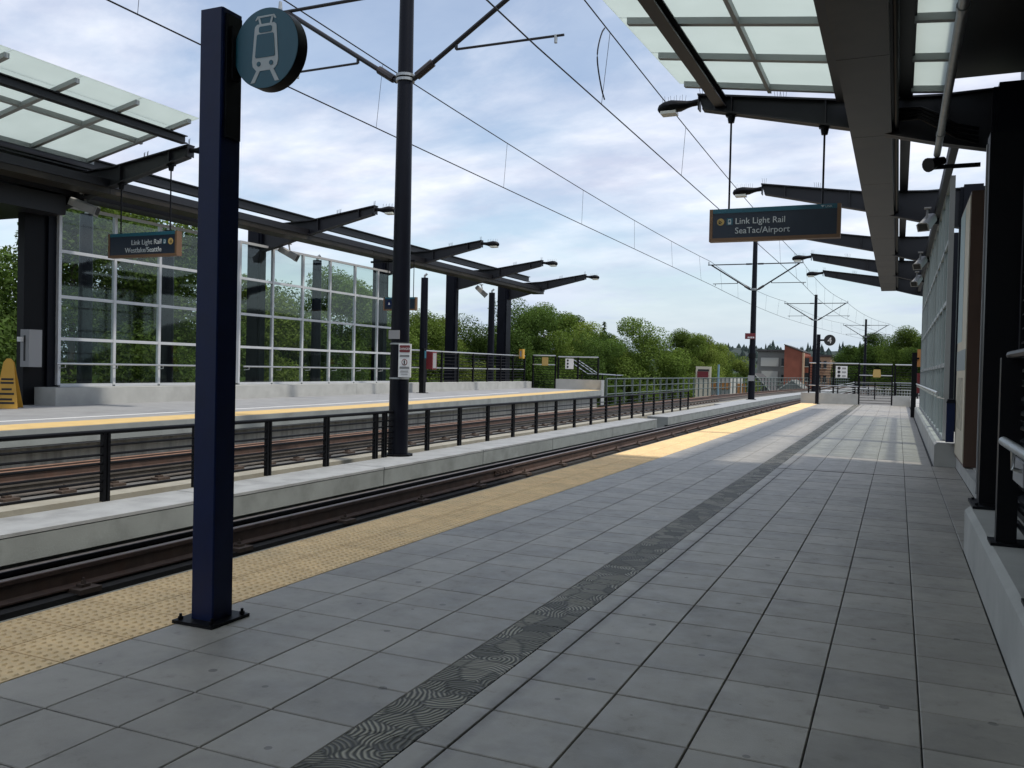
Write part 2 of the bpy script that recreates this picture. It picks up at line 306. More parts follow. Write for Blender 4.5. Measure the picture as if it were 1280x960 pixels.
def wear(m, streak=None):     # gum spots, scuffs and a grubby joint on the grey tiles
    t = m.node_tree; n = t.nodes; l = t.links; b = n['Principled BSDF']; src = b.inputs['Base Color'].links[0].from_socket
    geo = n.new('ShaderNodeNewGeometry')
    vo = n.new('ShaderNodeTexVoronoi'); vo.voronoi_dimensions = '2D'; vo.inputs['Scale'].default_value = 2.2; l.new(geo.outputs['Position'], vo.inputs['Vector'])
    cs = n.new('ShaderNodeSeparateColor'); l.new(vo.outputs['Color'], cs.inputs[0])
    rad = n.new('ShaderNodeMapRange'); l.new(cs.outputs[0], rad.inputs[0]); rad.inputs[1].default_value = .45; rad.inputs[3].default_value = 0; rad.inputs[4].default_value = .055
    lt = n.new('ShaderNodeMath'); lt.operation = 'LESS_THAN'; l.new(vo.outputs['Distance'], lt.inputs[0]); l.new(rad.outputs[0], lt.inputs[1])
    sc1 = n.new('ShaderNodeTexNoise'); sc1.inputs['Scale'].default_value = 7; sc1.inputs['Detail'].default_value = 8; sc1.inputs['Roughness'].default_value = .7; l.new(geo.outputs['Position'], sc1.inputs['Vector'])
    sm = n.new('ShaderNodeMapRange'); l.new(sc1.outputs[0], sm.inputs[0]); sm.inputs[1].default_value = .58; sm.inputs[2].default_value = .75; sm.inputs[3].default_value = 0; sm.inputs[4].default_value = .4
    sp = n.new('ShaderNodeSeparateXYZ'); l.new(geo.outputs['Position'], sp.inputs[0])
    da = n.new('ShaderNodeMath'); da.operation = 'ADD'; da.inputs[1].default_value = 1.69; l.new(sp.outputs[0], da.inputs[0])
    ab = n.new('ShaderNodeMath'); ab.operation = 'ABSOLUTE'; l.new(da.outputs[0], ab.inputs[0])
    st = n.new('ShaderNodeMapRange'); l.new(ab.outputs[0], st.inputs[0]); st.inputs[1].default_value = 0; st.inputs[2].default_value = .07; st.inputs[3].default_value = .9; st.inputs[4].default_value = 0
    sx = n.new('ShaderNodeMath'); sx.operation = 'MULTIPLY'; l.new(st.outputs[0], sx.inputs[0]); l.new(sc1.outputs[0], sx.inputs[1])
    m1 = n.new('ShaderNodeMath'); m1.operation = 'MULTIPLY'; m1.inputs[1].default_value = .6; l.new(lt.outputs[0], m1.inputs[0])
    m2 = n.new('ShaderNodeMath'); m2.operation = 'MAXIMUM'; l.new(m1.outputs[0], m2.inputs[0]); l.new(sm.outputs[0], m2.inputs[1])
    m3 = n.new('ShaderNodeMath'); m3.operation = 'MAXIMUM'; l.new(m2.outputs[0], m3.inputs[0]); l.new(sx.outputs[0], m3.inputs[1])
    mx = n.new('ShaderNodeMix'); mx.data_type = 'RGBA'; l.new(m3.outputs[0], mx.inputs[0]); l.new(src, mx.inputs[6]); mx.inputs[7].default_value = (.07,.068,.063,1)
    l.new(mx.outputs[2], b.inputs['Base Color'])
    rg = n.new('ShaderNodeMapRange'); l.new(sc1.outputs[0], rg.inputs[0]); rg.inputs[1].default_value = .3; rg.inputs[2].default_value = .7; rg.inputs[3].default_value = .36; rg.inputs[4].default_value = .6; l.new(rg.outputs[0], b.inputs['Roughness'])
wear(M['tile']); wear(M['tile_far'])

def cx(y): return .00082*(y-57)**2 if y > 57 else 0.0      # the line bends right beyond the station
def track_ys(a, b):
    ys = [a]
    while ys[-1] < b: ys.append(min(b, ys[-1]+(8 if ys[-1] >= 55 else max(2, min(60, 57-ys[-1])))))
    return ys

# ------------------------------------------------------------------ setting
T = .4572
struct('ground', MB().add([(-3000,-3000,-8.5),(3000,-3000,-8.5),(3000,3000,-8.5),(-3000,3000,-8.5)], [(0,1,2,3)]), M['ground'])
struct('road', MB().box(-60,-45,-200,600,-8.5,-8.46), M['asphalt'])
# near platform: slab, grey tiles, tactile tiles, cast plates
slab = struct('platform', MB().box(-4.90,1.9,-16,52.2,-.34,-.0135).box(-4.3,1.9,-16,52.2,-1.2,-.341), M['grout'])
part('platform_edge', MB().box(-4.925,-4.902,-6,51.4,-.34,-.004), M['plinth'], slab)
def tile_mesh(name, sx, sy, m, c=.004, h=.014):
    a, b = sx/2-.0034, sy/2-.0055
    mb = MB().add([(-a,-b,-h),(a,-b,-h),(a,b,-h),(-a,b,-h),(-a,-b,-c),(a,-b,-c),(a,b,-c),(-a,b,-c),(-a+c,-b+c,0),(a-c,-b+c,0),(a-c,b-c,0),(-a+c,b-c,0)],
        [(8,9,10,11)]+[(i,(i+1)%4,(i+1)%4+4,i+4) for i in range(4)]+[(i+4,(i+1)%4+4,(i+1)%4+8,i+8) for i in range(4)])
    me = mb.mesh(name); me.materials.append(m); return me
X0 = -3.976
cols = [(X0+T*(i+.5), T) for i in range(4)] + [(-1.843+(.153)/2, .153)] + [(X0+T*(5.5+i), T) for i in range(5)] + [(.596+.19, .38)]
Y0 = 2.789
tm = {w_: tile_mesh('tile', w_, T, M['tile']) for w_ in (T, .153, .38)}
rnd = random.Random(4)
rest = MB(); nt_ = 0
for k in range(-4, 108):
    yc = Y0+T*(k+.5)
    for xc, w_ in cols:
        if w_ == .38 and not (9.2 < yc < 17.3): continue
        vis = 1.3 < yc < 15.6 and not (yc < 2.2 and xc > .2)
        if vis and nt_ < 300:
            o = inst('tile', tm[w_], (xc, yc, rnd.uniform(-.0012,.0006)), slab); nt_ += 1
        else:
            a = w_/2-.004; b = T/2-.004; z = rnd.uniform(-.0012,.0006)
            rest.box(xc-a, xc+a, yc-b, yc+b, -.013, z)
o = part('tile_field', rest, M['tile_far'], slab, kind='stuff')
# tactile tiles with domes
def dome_tile(n=7):
    mb = MB(); a = T/2-.005
    mb.box(-a,a,-a,a,-.013,0)
    for i in range(n):
        for j in range(n):
            x, y = -a+(i+.5)*2*a/n, -a+(j+(.5 if i % 2 else .28)+.1)*2*a/n; ring = [(math.cos(q*math.pi/3), math.sin(q*math.pi/3)) for q in range(6)]
            mb.add([(x+.021*p,y+.021*q,0) for p,q in ring]+[(x+.011*p,y+.011*q,.008) for p,q in ring], [(6,7,8,9,10,11)]+[(q,(q+1)%6,(q+1)%6+6,q+6) for q in range(6)])
    me = mb.mesh('tactile_tile', fix=False); me.materials.append(M['yellow']); return me
dt = dome_tile()
for k in range(-3, 106):
    for i in range(2): inst('tactile_tile', dt, (X0-T*(i+.5), Y0+T*(k+.5), 0), slab)
# cast plates
pm = MB().box(-.1505,.1505,-.302,.302,-.013,-.001).mesh('cast_plate'); pm.materials.append(M['plate'])
for k in range(-3, 79): inst('cast_plate', pm, (-1.995, 3.246+.61*(k+.5), 0), slab)
part('expansion_joint', MB().box(-1.84,1.0,15.36,15.42,-.012,.003), M['deck'], slab)

# guideway decks
nd = MB(); ys = track_ys(-12, 260)
nd.sweep([(-9.7,-.76),(-4.3,-.76),(-4.3,-1.5),(-9.7,-1.5)], [(cx(y),y,0) for y in ys]); struct('trackbed', nd, M['deck'])
fd = MB(); fd.sweep([(-9.8,-.27),(-9.8,-.62),(-9.8,-1.5),(-13.5,-1.5),(-13.5,-.27)], [(cx(y),y,0) for y in ys]); ft = struct('far_trackbed', fd, M['plinth'])
part('deck_surface', MB().sweep([(-10.15,-.266),(-13.4,-.266),(-13.4,-.262),(-10.15,-.262)], [(cx(y),y,0) for y in ys]), M['deck'], ft)
# far platform
def fe(y): return -12.7 if y < 20 else -12.7-1.5*(y-20)/24
def fz(y): return .44+.0025*(y-9)
def fstrip(o0, o1, dz0, dz1, y0, y1, absx=None):
    mb = MB(); n = 12
    pts = [y0+(y1-y0)*i/n for i in range(n+1)]
    if y0 < 20 < y1: pts = sorted(set(pts+[20.]))
    rings = []
    for y in pts:
        e, z = fe(y), fz(y); a = e+o0; b = absx if absx is not None else e+o1
        rings.append([(a,y,z+dz0),(b,y,z+dz0),(b,y,z+dz1),(a,y,z+dz1)])
    return mb.loft(rings)
fp = struct('far_platform', fstrip(-.02, 0, -.30, -.004, -8, 44, absx=-22.5), mat('far_floor', (.30,.30,.30), .7, var=.12, vscale=2.5, stain_glint=.3, sscale=.9))
part('platform_edge', fstrip(.0, -.019, -.27, -.006, -8, 44), M['precast'], fp)
part('support_wall', fstrip(-.25, -.6, -1.2, -.301, -8, 44), M['dirty'], fp)
for i in range(25):
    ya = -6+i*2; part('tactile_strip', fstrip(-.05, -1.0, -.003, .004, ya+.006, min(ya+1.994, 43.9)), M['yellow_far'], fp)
part('paint_line', fstrip(-1.75, -1.85, -.003, .003, 2, 36), M['white'], fp)

# ------------------------------------------------------------------ rails
railprof = [(-.07,-.168),(.07,-.168),(.07,-.155),(.012,-.135),(.010,-.045),(.036,-.035),(.037,-.006),(.028,0),(-.028,0),(-.037,-.006),(-.036,-.035),(-.010,-.045),(-.012,-.135),(-.07,-.155)]
clipm = MB().box(-.22,.22,-.12,.12,-.055,-.008).box(.075,.15,-.05,.05,-.012,.02).box(-.15,-.075,-.05,.05,-.012,.02).cyl((.115,0,.02),(.115,0,.05),.022,n=6).cyl((.115,0,.05),(.115,0,.075),.012,n=6).cyl((-.115,0,.02),(-.115,0,.05),.022,n=6).mesh('rail_clip'); clipm.materials.append(M['clip'])
def rail(x, z, y0, y1, m, label, clips, joint=()):
    o = thing('rail', label, 'rail', (x, y0, z-.168), 'running rails')
    pts = [(x+cx(y), y, z) for y in track_ys(y0, y1)]
    k_ = 1.25 if z < -.3 else 1.0
    part('rail_bar', MB().sweep([(a, b*k_) for a, b in railprof], pts), m, o)
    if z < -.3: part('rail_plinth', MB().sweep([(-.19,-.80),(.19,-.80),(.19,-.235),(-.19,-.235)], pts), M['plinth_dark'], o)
    part('running_surface', MB().sweep([(-.03,-.001),(.03,-.001),(.024,.003),(-.024,.003)], pts), M['railhead'] if z < -.3 else M['rusthead'], o)
    for y in clips: inst('rail_clip', clipm, (x+cx(y), y, z-.168*k_+.02), o)
    for y in joint:
        mb = MB().prism([(.012,-.135),(.04,-.125),(.03,-.09),(.04,-.05),(.012,-.045)], 'y', y-.45, y+.45)
        mb.v = [(a+x, b, c+z) for a, b, c in mb.v]
        for q in range(6): mb.cyl((x+.035,y-.37+q*.148,z-.088),(x+.07,y-.37+q*.148,z-.088),.018,n=6)
        part('joint_bar', mb, M['rail'], o)
    return o
c1 = [5.89+2.125*k for k in range(-3, 26)]
rail(-7.05,-.345,-12,260,M['rail'],'rusty brown rail beside the pale precast kerb, with one joint bar', c1, joint=(15.7,))
rail(-5.615,-.345,-12,260,M['rail'],'rail right under the near platform edge, showing only at the far end', [20+2.125*k for k in range(0, 20)])
part_guard = rail(-7.42,-.36,-12,120,M['black'],'dark guard rail in the shadow at the foot of the precast kerb', [])
c2 = [6+.85*k for k in range(0, 60)]
rail(-10.58,-.068,-12,260,M['railgrey'],'grey rail of the far track, sky light in its colour, nearest to the black fence', c2)
rail(-12.02,-.068,-12,260,M['rail'],'rust brown rail of the far track beside the far platform wall', c2[::2], joint=(12.2,))
rail(-11.78,-.075,-12,60,M['rail'],'second brown rail laid close inside the far platform rail', [])

# ------------------------------------------------------------------ precast cable trough with fence
tr = thing('cable_trough', 'long pale grey precast concrete kerb between the two tracks', 'kerb', (-8.1, 20, -.62))
jts = [-12,-7,-2.5,1.2,4.9,8.6,12.35,16.12,20.06,25.0,30.2,31.8,37,42,47]
def tseg(a, b, x0=-7.7, x1=-8.47, zt=-.085):
    yy = track_ys(a+.012, b-.012) if b > 57 else [a+.012, b-.012]
    prof = [(x0,-.385),(x0,zt-.05),(x0-.006,zt-.045),(x0-.012,zt-.04),(x1,zt-.04),(x1,-.75),(x0-.12,-.75),(x0-.12,-.385)]
    part('trough_block', MB().sweep(prof, [(cx(y),y,0) for y in yy]), M['precast'], tr)
    part('cover_slab', MB().sweep([(x0+.006,zt-.038),(x0+.006,zt-.004),(x0,zt),(x1-.02,zt),(x1-.02,zt-.038)], [(cx(y),y,0) for y in yy]), M['precast_top'], tr)
for a, b in zip(jts, jts[1:]):
    if a != 30.2: tseg(a, b)
for a in range(47, 130, 8): tseg(a, a+8, x1=-8.9)
fen = thing('track_fence', 'low black steel fence with horizontal bars between the tracks', 'fence', (-8.5, 20, -.085))
fy = [1.7, 3.15, 4.6, 6.05, 7.52, 8.98, 10.44, 11.89, 13.36, 13.66, 15.25, 16.65, 18.05, 19.49, 20.98, 22.4, 23.9, 25.4, 26.9, 28.4, 29.9, 31.4, 32.9, 34.4, 35.9, 37.4, 38.9]
for y in fy: part('post', MB().box(-8.555,-8.495,y-.05,y-.012,-.085,.72).box(-8.555,-8.495,y+.012,y+.05,-.085,.72).box(-8.54,-8.51,y-.012,y+.012,-.085,.70), M['black'], fen)
part('top_rail', MB().tube([(-8.525,1.5,.735),(-8.525,39.0,.735)], .028, 10), M['black'], fen, True)
for k in range(6): part('bar', MB().tube([(-8.525,1.5,.05+k*.105),(-8.525,39.0,.05+k*.105)], .016, 6), M['black'], fen)

# ------------------------------------------------------------------ blue post with round train sign
bp_ = thing('wayfinding_post', 'tall dark blue square post with round teal train sign, at tactile strip', 'post', (-3.845, 4.205, 0))
part('post', MB().prism([(-3.928,4.122),(-3.92,4.114),(-3.763,4.114),(-3.755,4.122),(-3.755,4.282),(-3.763,4.29),(-3.92,4.29),(-3.928,4.282)], 'z', .018, 3.72), M['blue'], bp_)
part('base_plate', MB().box(-4.0,-3.69,4.035,4.37,0.0005,.02), M['black'], bp_)
for x in (-3.965,-3.72):
    for y in (4.07,4.335): part('bolt', MB().cyl((x,y,.02),(x,y,.038),.016,n=6).cyl((x,y,.038),(x,y,.055),.009,n=8), M['black'], bp_)
part('bracket', MB().box(-3.755,-3.740,4.14,4.27,2.95,3.69).box(-3.736,-3.72,4.17,4.24,3.3,3.62), M['black'], bp_)
DC = (-3.497, 3.468); YF = 4.20
dsk = part('sign_disc', MB().disc(DC, .238, YF, YF+.085, 64), M['black'], bp_, True)
part('sign_face', MB().disc(DC, .236, YF-.004, YF-.0005, 64), M['teal'], dsk)
def rr(cx_0, cz, hw, hh, r, n=5):
    pts = []
    for sx, sz, a0 in ((1,1,0),(-1,1,90),(-1,-1,180),(1,-1,270)):
        for i in range(n+1): a = R(a0+90*i/n); pts.append((cx_0+sx*(hw-r)+r*math.cos(a), cz+sz*(hh-r)+r*math.sin(a)))
    return pts
ux, uz = DC; yf = YF-.0045
def sheet(poly, y, t=.0022): return MB().prism(poly, 'y', y-t, y)
ic = lambda dx, dz: (ux+dx*.24*1.3, uz+dz*.24*1.05)
body = [ic(-.26,.46), ic(-.25,.52), ic(-.20,.57), ic(.20,.57), ic(.25,.52), ic(.26,.46), ic(.31,-.30), ic(.29,-.42), ic(.20,-.53), ic(-.20,-.53), ic(-.29,-.42), ic(-.31,-.30)]
part('train_icon_body', sheet(body, yf), M['offwhite'], dsk)
part('train_icon_screen', sheet([ic(-.20,.30), ic(-.18,.33), ic(.18,.33), ic(.20,.30), ic(.235,-.19), ic(.215,-.22), ic(-.215,-.22), ic(-.235,-.19)], yf-.0024), M['teal'], dsk)
part('train_icon_sign', sheet(rr(ux, uz+.110, .048, .018, .012), yf-.0024), M['teal'], dsk)
for s_ in (-1, 1):
    part('train_icon_lamp', MB().disc((ux+s_*.046, uz-.092), .0145, yf-.0046, yf-.0024, 20), M['teal'], dsk)
    part('train_icon_rail', sheet([ic(s_*.12,-.53), ic(s_*.21,-.53), ic(s_*.34,-.80), ic(s_*.24,-.80)], yf), M['offwhite'], dsk)
    part('pantograph', sheet([ic(s_*.10,.57), ic(s_*.145,.57), ic(s_*.185,.73), ic(s_*.14,.73)], yf), M['offwhite'], dsk)
part('pantograph_bar', sheet([ic(-.25,.67), ic(-.22,.66), ic(-.17,.72), ic(.17,.72), ic(.22,.66), ic(.25,.67), ic(.20,.76), ic(-.20,.76)], yf), M['offwhite'], dsk)
# platform number post at the far end
p4 = thing('platform_number_post', 'slim dark blue post with round black sign numbered 4', 'post', (-4.0, 50.3, 0))
part('post', MB().box(-4.09,-3.91,50.21,50.39,.02,3.78), M['navy'], p4)
part('base_plate', MB().box(-4.17,-3.83,50.13,50.47,.001,.02), M['black'], p4)
part('bracket', MB().box(-3.91,-3.70,50.27,50.33,3.42,3.52), M['black'], p4)
d4 = part('sign_disc', MB().disc((-3.43,3.47), .30, 50.25, 50.33, 32), M['inkblack'], p4, True)
text_part('numeral', '4', .46, (-3.43, 50.246, 3.31), M['white'], d4, 'CENTER')

# ------------------------------------------------------------------ catenary poles and wires
def cat_pole(Y, x, r0, r1, ztop, label, arms=True):
    o = thing('catenary_pole', label, 'pole', (x, Y, -.085), 'catenary poles between the tracks')
    part('base_plate', MB().cyl((x,Y,-.085),(x,Y,-.05),r0+.1,n=12), M['black'], o)
    part('mast', MB().cyl((x,Y,-.05),(x,Y,ztop),r0,r1,n=24), M['navy'], o, True)
    part('cap', MB().cyl((x,Y,ztop),(x,Y,ztop+.06),r1+.02,r1-.02,n=16), M['black'], o)
    for q in (6.84, 6.92): part('band', MB().cyl((x,Y,q),(x,Y,q+.05),r1+.05,n=20), M['galv'], o)
    for s_ in (-1, 1):
        part('crossarm', MB().cyl((x+s_*r1,Y,8.52),(x+s_*2.95,Y,8.52),.034,n=8).cyl((x+s_*(r1+.05),Y,8.52),(x+s_*(r1+.4),Y,8.52),.055,n=8), M['steelbeam'], o)
        part('brace', MB().cyl((x+s_*(r1+.05),Y,6.87),(x+s_*2.72,Y,8.50),.045,n=8), M['steelbeam'], o)
        part('insulator', MB().cyl((x+s_*(r1+.12),Y,6.92),(x+s_*(r1+.45),Y,7.13),.075,n=10), M['insul'], o)
        hx = x+s_*1.05; ex = x+(3.12 if s_ > 0 else -2.6)
        hz = 6.87+(1.05-r1-.05)*(8.50-6.87)/(2.72-r1-.05)
        part('registration_arm', MB().cyl((hx,Y,hz-.12),(ex,Y,7.30),.022,n=6).cyl((hx,Y,hz),(hx,Y,hz-.12),.03,n=6), M['steelbeam'], o)
        part('wire_clamp', MB().cyl((x+s_*2.9,Y,8.50),(x+s_*2.9,Y,8.74),.05,.03,n=8), M['galv'], o)
        part('contact_clamp', MB().cyl((ex-s_*.15,Y,7.32),(ex-s_*.15,Y,7.18),.03,n=6), M['galv'], o)
    return o
POLES = [(14.1,-8.5,.185,.125), (57.1,-8.5,.21,.14), (90,-8.5+cx(90)+.1,.2,.14), (130,-8.5+cx(130)-.1,.2,.14), (-26,-8.5,.185,.125)]
lab = ['thick dark catenary pole rising beside the low fence, with danger sign strapped on', 'dark catenary pole carrying a small red sign, beyond the low fence', 'slim dark catenary pole just behind the post numbered 4', 'farthest catenary pole, rising behind the end gate', 'catenary pole behind the viewer']
for (Y, x, a, b), l_ in zip(POLES[:4], lab):
    cp = cat_pole(Y, x, a, b, 10.0 if Y == 57.1 else 9.3, l_)
    if Y == 14.1:
        y_ = Y-.2
        for q in (1.34, 1.98): part('strap', MB().cyl((x,Y,q),(x,Y,q+.03),.186,n=24), M['galv'], cp)
        part('number_plate', MB().box(x-.13,x+.10,y_+.005,y_+.02,2.08,2.24), M['greyplate'], cp)
        sg = part('danger_sign', MB().box(x+.10,x+.36,y_-.01,y_+.012,1.38,1.99), M['white'], cp)
        xs = x+.23; yy = y_-.0115
        part('sign_red_panel', sheet(rr(xs,1.90,.11,.065,.02), yy), M['red'], sg)
        part('sign_ring', MB().disc((xs,1.655),.06,yy-.002,yy,20), M['red'], sg); part('sign_ring_inner', MB().disc((xs,1.655),.045,yy-.004,yy-.002,20), M['white'], sg)
        part('sign_figure', sheet([(xs-.012,1.615),(xs+.012,1.615),(xs+.016,1.69),(xs-.016,1.69)], yy-.004), M['inkblack'], sg)
        text_part('lettering', 'DANGER', .058, (xs,yy-.0025,1.88), M['white'], sg, 'CENTER', .001)
        for zz_, w_ in ((1.775,.10),(1.755,.10),(1.56,.10),(1.54,.10),(1.49,.08),(1.47,.09),(1.43,.07)):
            part('text_line', sheet([(xs-w_,zz_),(xs+w_,zz_),(xs+w_,zz_+.011),(xs-w_,zz_+.011)], yy), M['inkblack'] if zz_ > 1.5 else M['greyplate'], sg)
    if Y == 57.1:
        rs = part('red_sign', MB().box(x-.45,x+.2,Y-.26,Y-.23,3.75,4.12), M['red'], cp)
        for q in range(4): part('text_block', MB().box(x-.28+q*.11,x-.21+q*.11,Y-.264,Y-.261,3.80,3.90), M['white'], rs)
        part('strap', MB().cyl((x,Y,2.55),(x,Y,2.85),.235,n=16), M['black'], cp)
        part('plate', MB().box(x-.2,x+.2,Y-.26,Y-.22,1.1,1.45), M['greyplate'], cp)
def wire(name, pts, r, label, drops=None):
    o = thing(name, label, 'wire', pts[0], 'overhead line wires')
    part('strand', MB().tube(pts, r, 6), M['wire'], o)
    for p0, p1 in (drops or []): part('dropper', MB().tube([p0, p1], .006, 4), M['wire'], o)
    return o
def span(y0, y1, f, n=8): return [f(y0+(y1-y0)*i/n) for i in range(n)]
PY = [-28, 14.1, 57.1, 90, 130, 175]
for side, nm in ((-1,'left'), (1,'right')):
    co, me_, dr = [], [], []
    for i in range(5):
        a, b = PY[i], PY[i+1]; st = .18*(1 if i % 2 else -1)
        def xx(y): return -8.5+side*2.78+(cx(y))+ side*0
        fc = lambda y: (xx(y)+st*(2*(y-a)/(b-a)-1), y, 7.18)
        fm = lambda y: (xx(y), y, 8.74-.26*4*((y-a)/(b-a))*(1-(y-a)/(b-a)))
        co += span(a, b, fc); me_ += span(a, b, fm, 12)
        nd_ = max(3, int((b-a)/6.5))
        for q in range(nd_): y = a+(b-a)*(q+.5)/nd_; dr.append((fm(y), fc(y)))
    wire('contact_wire', co, .014, f'thin overhead contact wire above the {"far" if side < 0 else "near"} track', [])
    wire('messenger_wire', me_, .014, f'upper overhead support wire above the {"far" if side < 0 else "near"} track, with droppers', dr)
# looped jumper cable hanging between the near wires
jp = [(-5.72-.02*math.sin(t*math.pi), 17.32-.42*math.sin(t*math.pi)**.7+.1*t, 8.62-1.43*t-.05*math.sin(t*6.28)) for t in [i/16 for i in range(17)]]
single('jumper_cable', MB().tube(jp, .016, 6), M['wire'], 'short looped cable joining the two near overhead wires', 'cable')

# ------------------------------------------------------------------ station canopies, lamps, signs
NEAR = dict(f=lambda u: u, dz=0.0, n='near'); FAR = dict(f=lambda u: -18-u, dz=.07, n='far')
AY = [15.2, 22.85, 30.3, 36.55, 42.5]
def glass_z(side, u):
    if side is NEAR: return 6.13+(-1-u)*.143 if u <= -1 else 6.13+(-1-u)*.10
    return 6.36+(-.35-u)*.19 if u <= -1 else 6.3
def canopy(side):
    f, dz = side['f'], side['dz']
    o = thing('canopy', 'dark steel canopy frame with frosted glass roof over the %s platform' % ('near' if side is NEAR else 'far'), 'canopy', (f(1.5), 15, 0), 'platform canopies')
    bx = lambda mb, u0, u1, y0, y1, z0, z1: mb.box(min(f(u0),f(u1)), max(f(u0),f(u1)), y0, y1, z0+dz, z1+dz)
    for y in [-15.2, -7.6, 0, 7.6]+AY:
        top = [(-3.29,6.38),(-.89,6.04),(.5,5.98),(1.3,6.0)]; bot = [(-3.2,6.10),(-.83,5.57),(.5,5.22),(1.3,5.05)]
        poly = [(f(u),z+dz) for u, z in top]+[(f(u),z+dz) for u, z in bot[::-1]]
        mb = MB().prism(poly, 'y', y-.02, y+.02)
        for line, t in ((top,-.03),(bot,.03)):
            for (ua,za),(ub,zb) in zip(line, line[1:]):
                mb.prism([(f(ua),za+dz),(f(ub),zb+dz),(f(ub),zb+t+dz),(f(ua),za+t+dz)], 'y', y-.11, y+.11)
        for u, z0, z1 in ((-3.28,6.11,6.37),(-2.72,6.0,6.29),(-1.21,5.68,6.07)): bx(mb, u, u+.02, y-.1, y+.1, z0, z1)
        part('arm', mb, M['steelbeam'], o)
        zb = 0 if side is NEAR else .38
        cw = .34 if y == 42.5 and side is FAR else .18
        q_ = .22 if side is NEAR else 0
        part('column', bx(bx(MB(), 1.05+q_, 1.45+q_, y-cw, y+cw, zb-dz, 6.05), .98+q_, 1.52+q_, y-cw+.05, y+cw-.05, zb-dz, 6.0), M['navy'], o)
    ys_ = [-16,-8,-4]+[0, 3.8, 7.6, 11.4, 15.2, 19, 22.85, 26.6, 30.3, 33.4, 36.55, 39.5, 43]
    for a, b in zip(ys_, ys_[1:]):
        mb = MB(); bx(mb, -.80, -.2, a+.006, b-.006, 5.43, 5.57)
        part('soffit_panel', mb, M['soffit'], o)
    part('gutter', bx(MB(), -.83, -.16, -16, 43.02, 5.572, 5.76), M['steelbeam'], o)
    part('gap_light_block', bx(MB(), -1.02 if side is NEAR else -.4, .06, -16, 14.9, 5.93, 5.96), M['steelbeam'], o)  # added to close the roof gaps so no sun streaks reach the floor
    part('eave_light_block', bx(MB(), .63, 2.4 if side is NEAR else 1.9, -16 if side is NEAR else -6, 15.4 if side is NEAR else 14.9, 6.28, 6.32), M['steelbeam'], o)  # added beyond the glass strip to stop sun and close off the sky
    part('conduit', MB().tube([(f(-.13),-4,5.52+dz),(f(-.13),42.9,5.52+dz)], .035, 8), M['black'], o)
    mb = MB(); q_ = .08 if side is FAR else -.02; bx(mb, -.09,.09,-4,42.8,6.24+q_,6.27+q_); bx(mb, -.012,.012,-4,42.8,6.03+q_,6.24+q_); bx(mb, -.09,.09,-4,42.8,6.0+q_,6.03+q_)
    part('roof_beam', mb, M['steelbeam'], o)
    mb = MB(); bx(mb, .68,.80,15.5,42.6,5.32,5.55)
    if side is NEAR: part('edge_beam', mb, M['steelbeam'], o)
    # glass roof up to the first arm
    ye = 14.85 if side is NEAR else 15.1
    nr = 21 if side is NEAR else 14; rows = [ye-.16-1.45*k for k in range(0, nr+1)]
    us = [-3.55,-3.02,-2.05,-1.0] if side is NEAR else [-3.62,-2.9,-1.9,-.35]
    sk = .05 if side is NEAR else 0
    def P(u, y, d=0): return (f(u-(sk*min(ye-y, 9)*min(1,max(0,(-1-u)/2.5)))), y, glass_z(side,u)+d)
    for k in range(nr):
        a, b = rows[k+1], (ye if k == 0 else rows[k])
        for ua, ub in list(zip(us, us[1:]))+[(.06,.62)]:
            g = .012
            pts = [P(ua+g,a+g),P(ub-g,a+g),P(ub-g,b-g),P(ua+g,b-g)]
            mb = MB().add(pts+[(x,y,z+.014) for x,y,z in pts], [(0,1,2,3),(4,5,6,7),(0,1,5,4),(1,2,6,5),(2,3,7,6),(3,0,4,7)])
            part('glass_pane', mb, M['frosted'], o)
    for k in range(nr+1):
        y = rows[k]
        for ua, ub in ((us[0]+.14, us[-1]),(.06,.62)):
            a, b, c, d = P(ua,y-.05,-.10), P(ub,y-.05,-.10), P(ub,y+.05,-.10), P(ua,y+.05,-.10)
            mb = MB().add([a,b,c,d]+[(x,yy,z+.09) for x,yy,z in (a,b,c,d)], [(0,1,2,3),(4,5,6,7),(0,1,5,4),(1,2,6,5),(2,3,7,6),(3,0,4,7)])
            part('cross_purlin', mb, M['purlin'], o)
    y0 = rows[-1]
    for u in us[2:]:
        pts = []
        for y in (y0, ye): pts += [P(u-.03,y,-.105),P(u+.03,y,-.105),P(u+.03,y,-.004),P(u-.03,y,-.004)]
        part('glazing_bar', MB().add(pts, [(0,1,2,3),(4,5,6,7),(0,1,5,4),(1,2,6,5),(2,3,7,6),(3,0,4,7)]), M['purlin'], o)
    u = us[1]+(.12 if side is NEAR else 0); rings = []
    for y in (y0, ye+.3):
        x, _, z = P(u, y, -.115); rings.append([(x-.09,y,z),(x+.09,y,z),(x+.09,y,z-.02),(x+.012,y,z-.02),(x+.012,y,z-.16),(x+.09,y,z-.16),(x+.09,y,z-.18),(x-.09,y,z-.18),(x-.09,y,z-.16),(x-.012,y,z-.16),(x-.012,y,z-.02),(x-.09,y,z-.02)])
    part('outer_beam', MB().loft(rings), M['steelbeam'], o)
    # spikes that keep birds off the arms
    mb = MB()
    for y in AY:
        for u, z in ((-3.25,6.38),(-2.0,6.2),(-1.9,6.18)):
            for q in range(3): mb.cyl((f(u+q*.03),y+q*.02-.02,z+dz-.02),(f(u+q*.05-.03),y+q*.03-.03,z+dz+.14),.004,n=4)
    part('bird_spikes', mb, M['wire'], o)
    return o
canopy(NEAR); canopy(FAR)
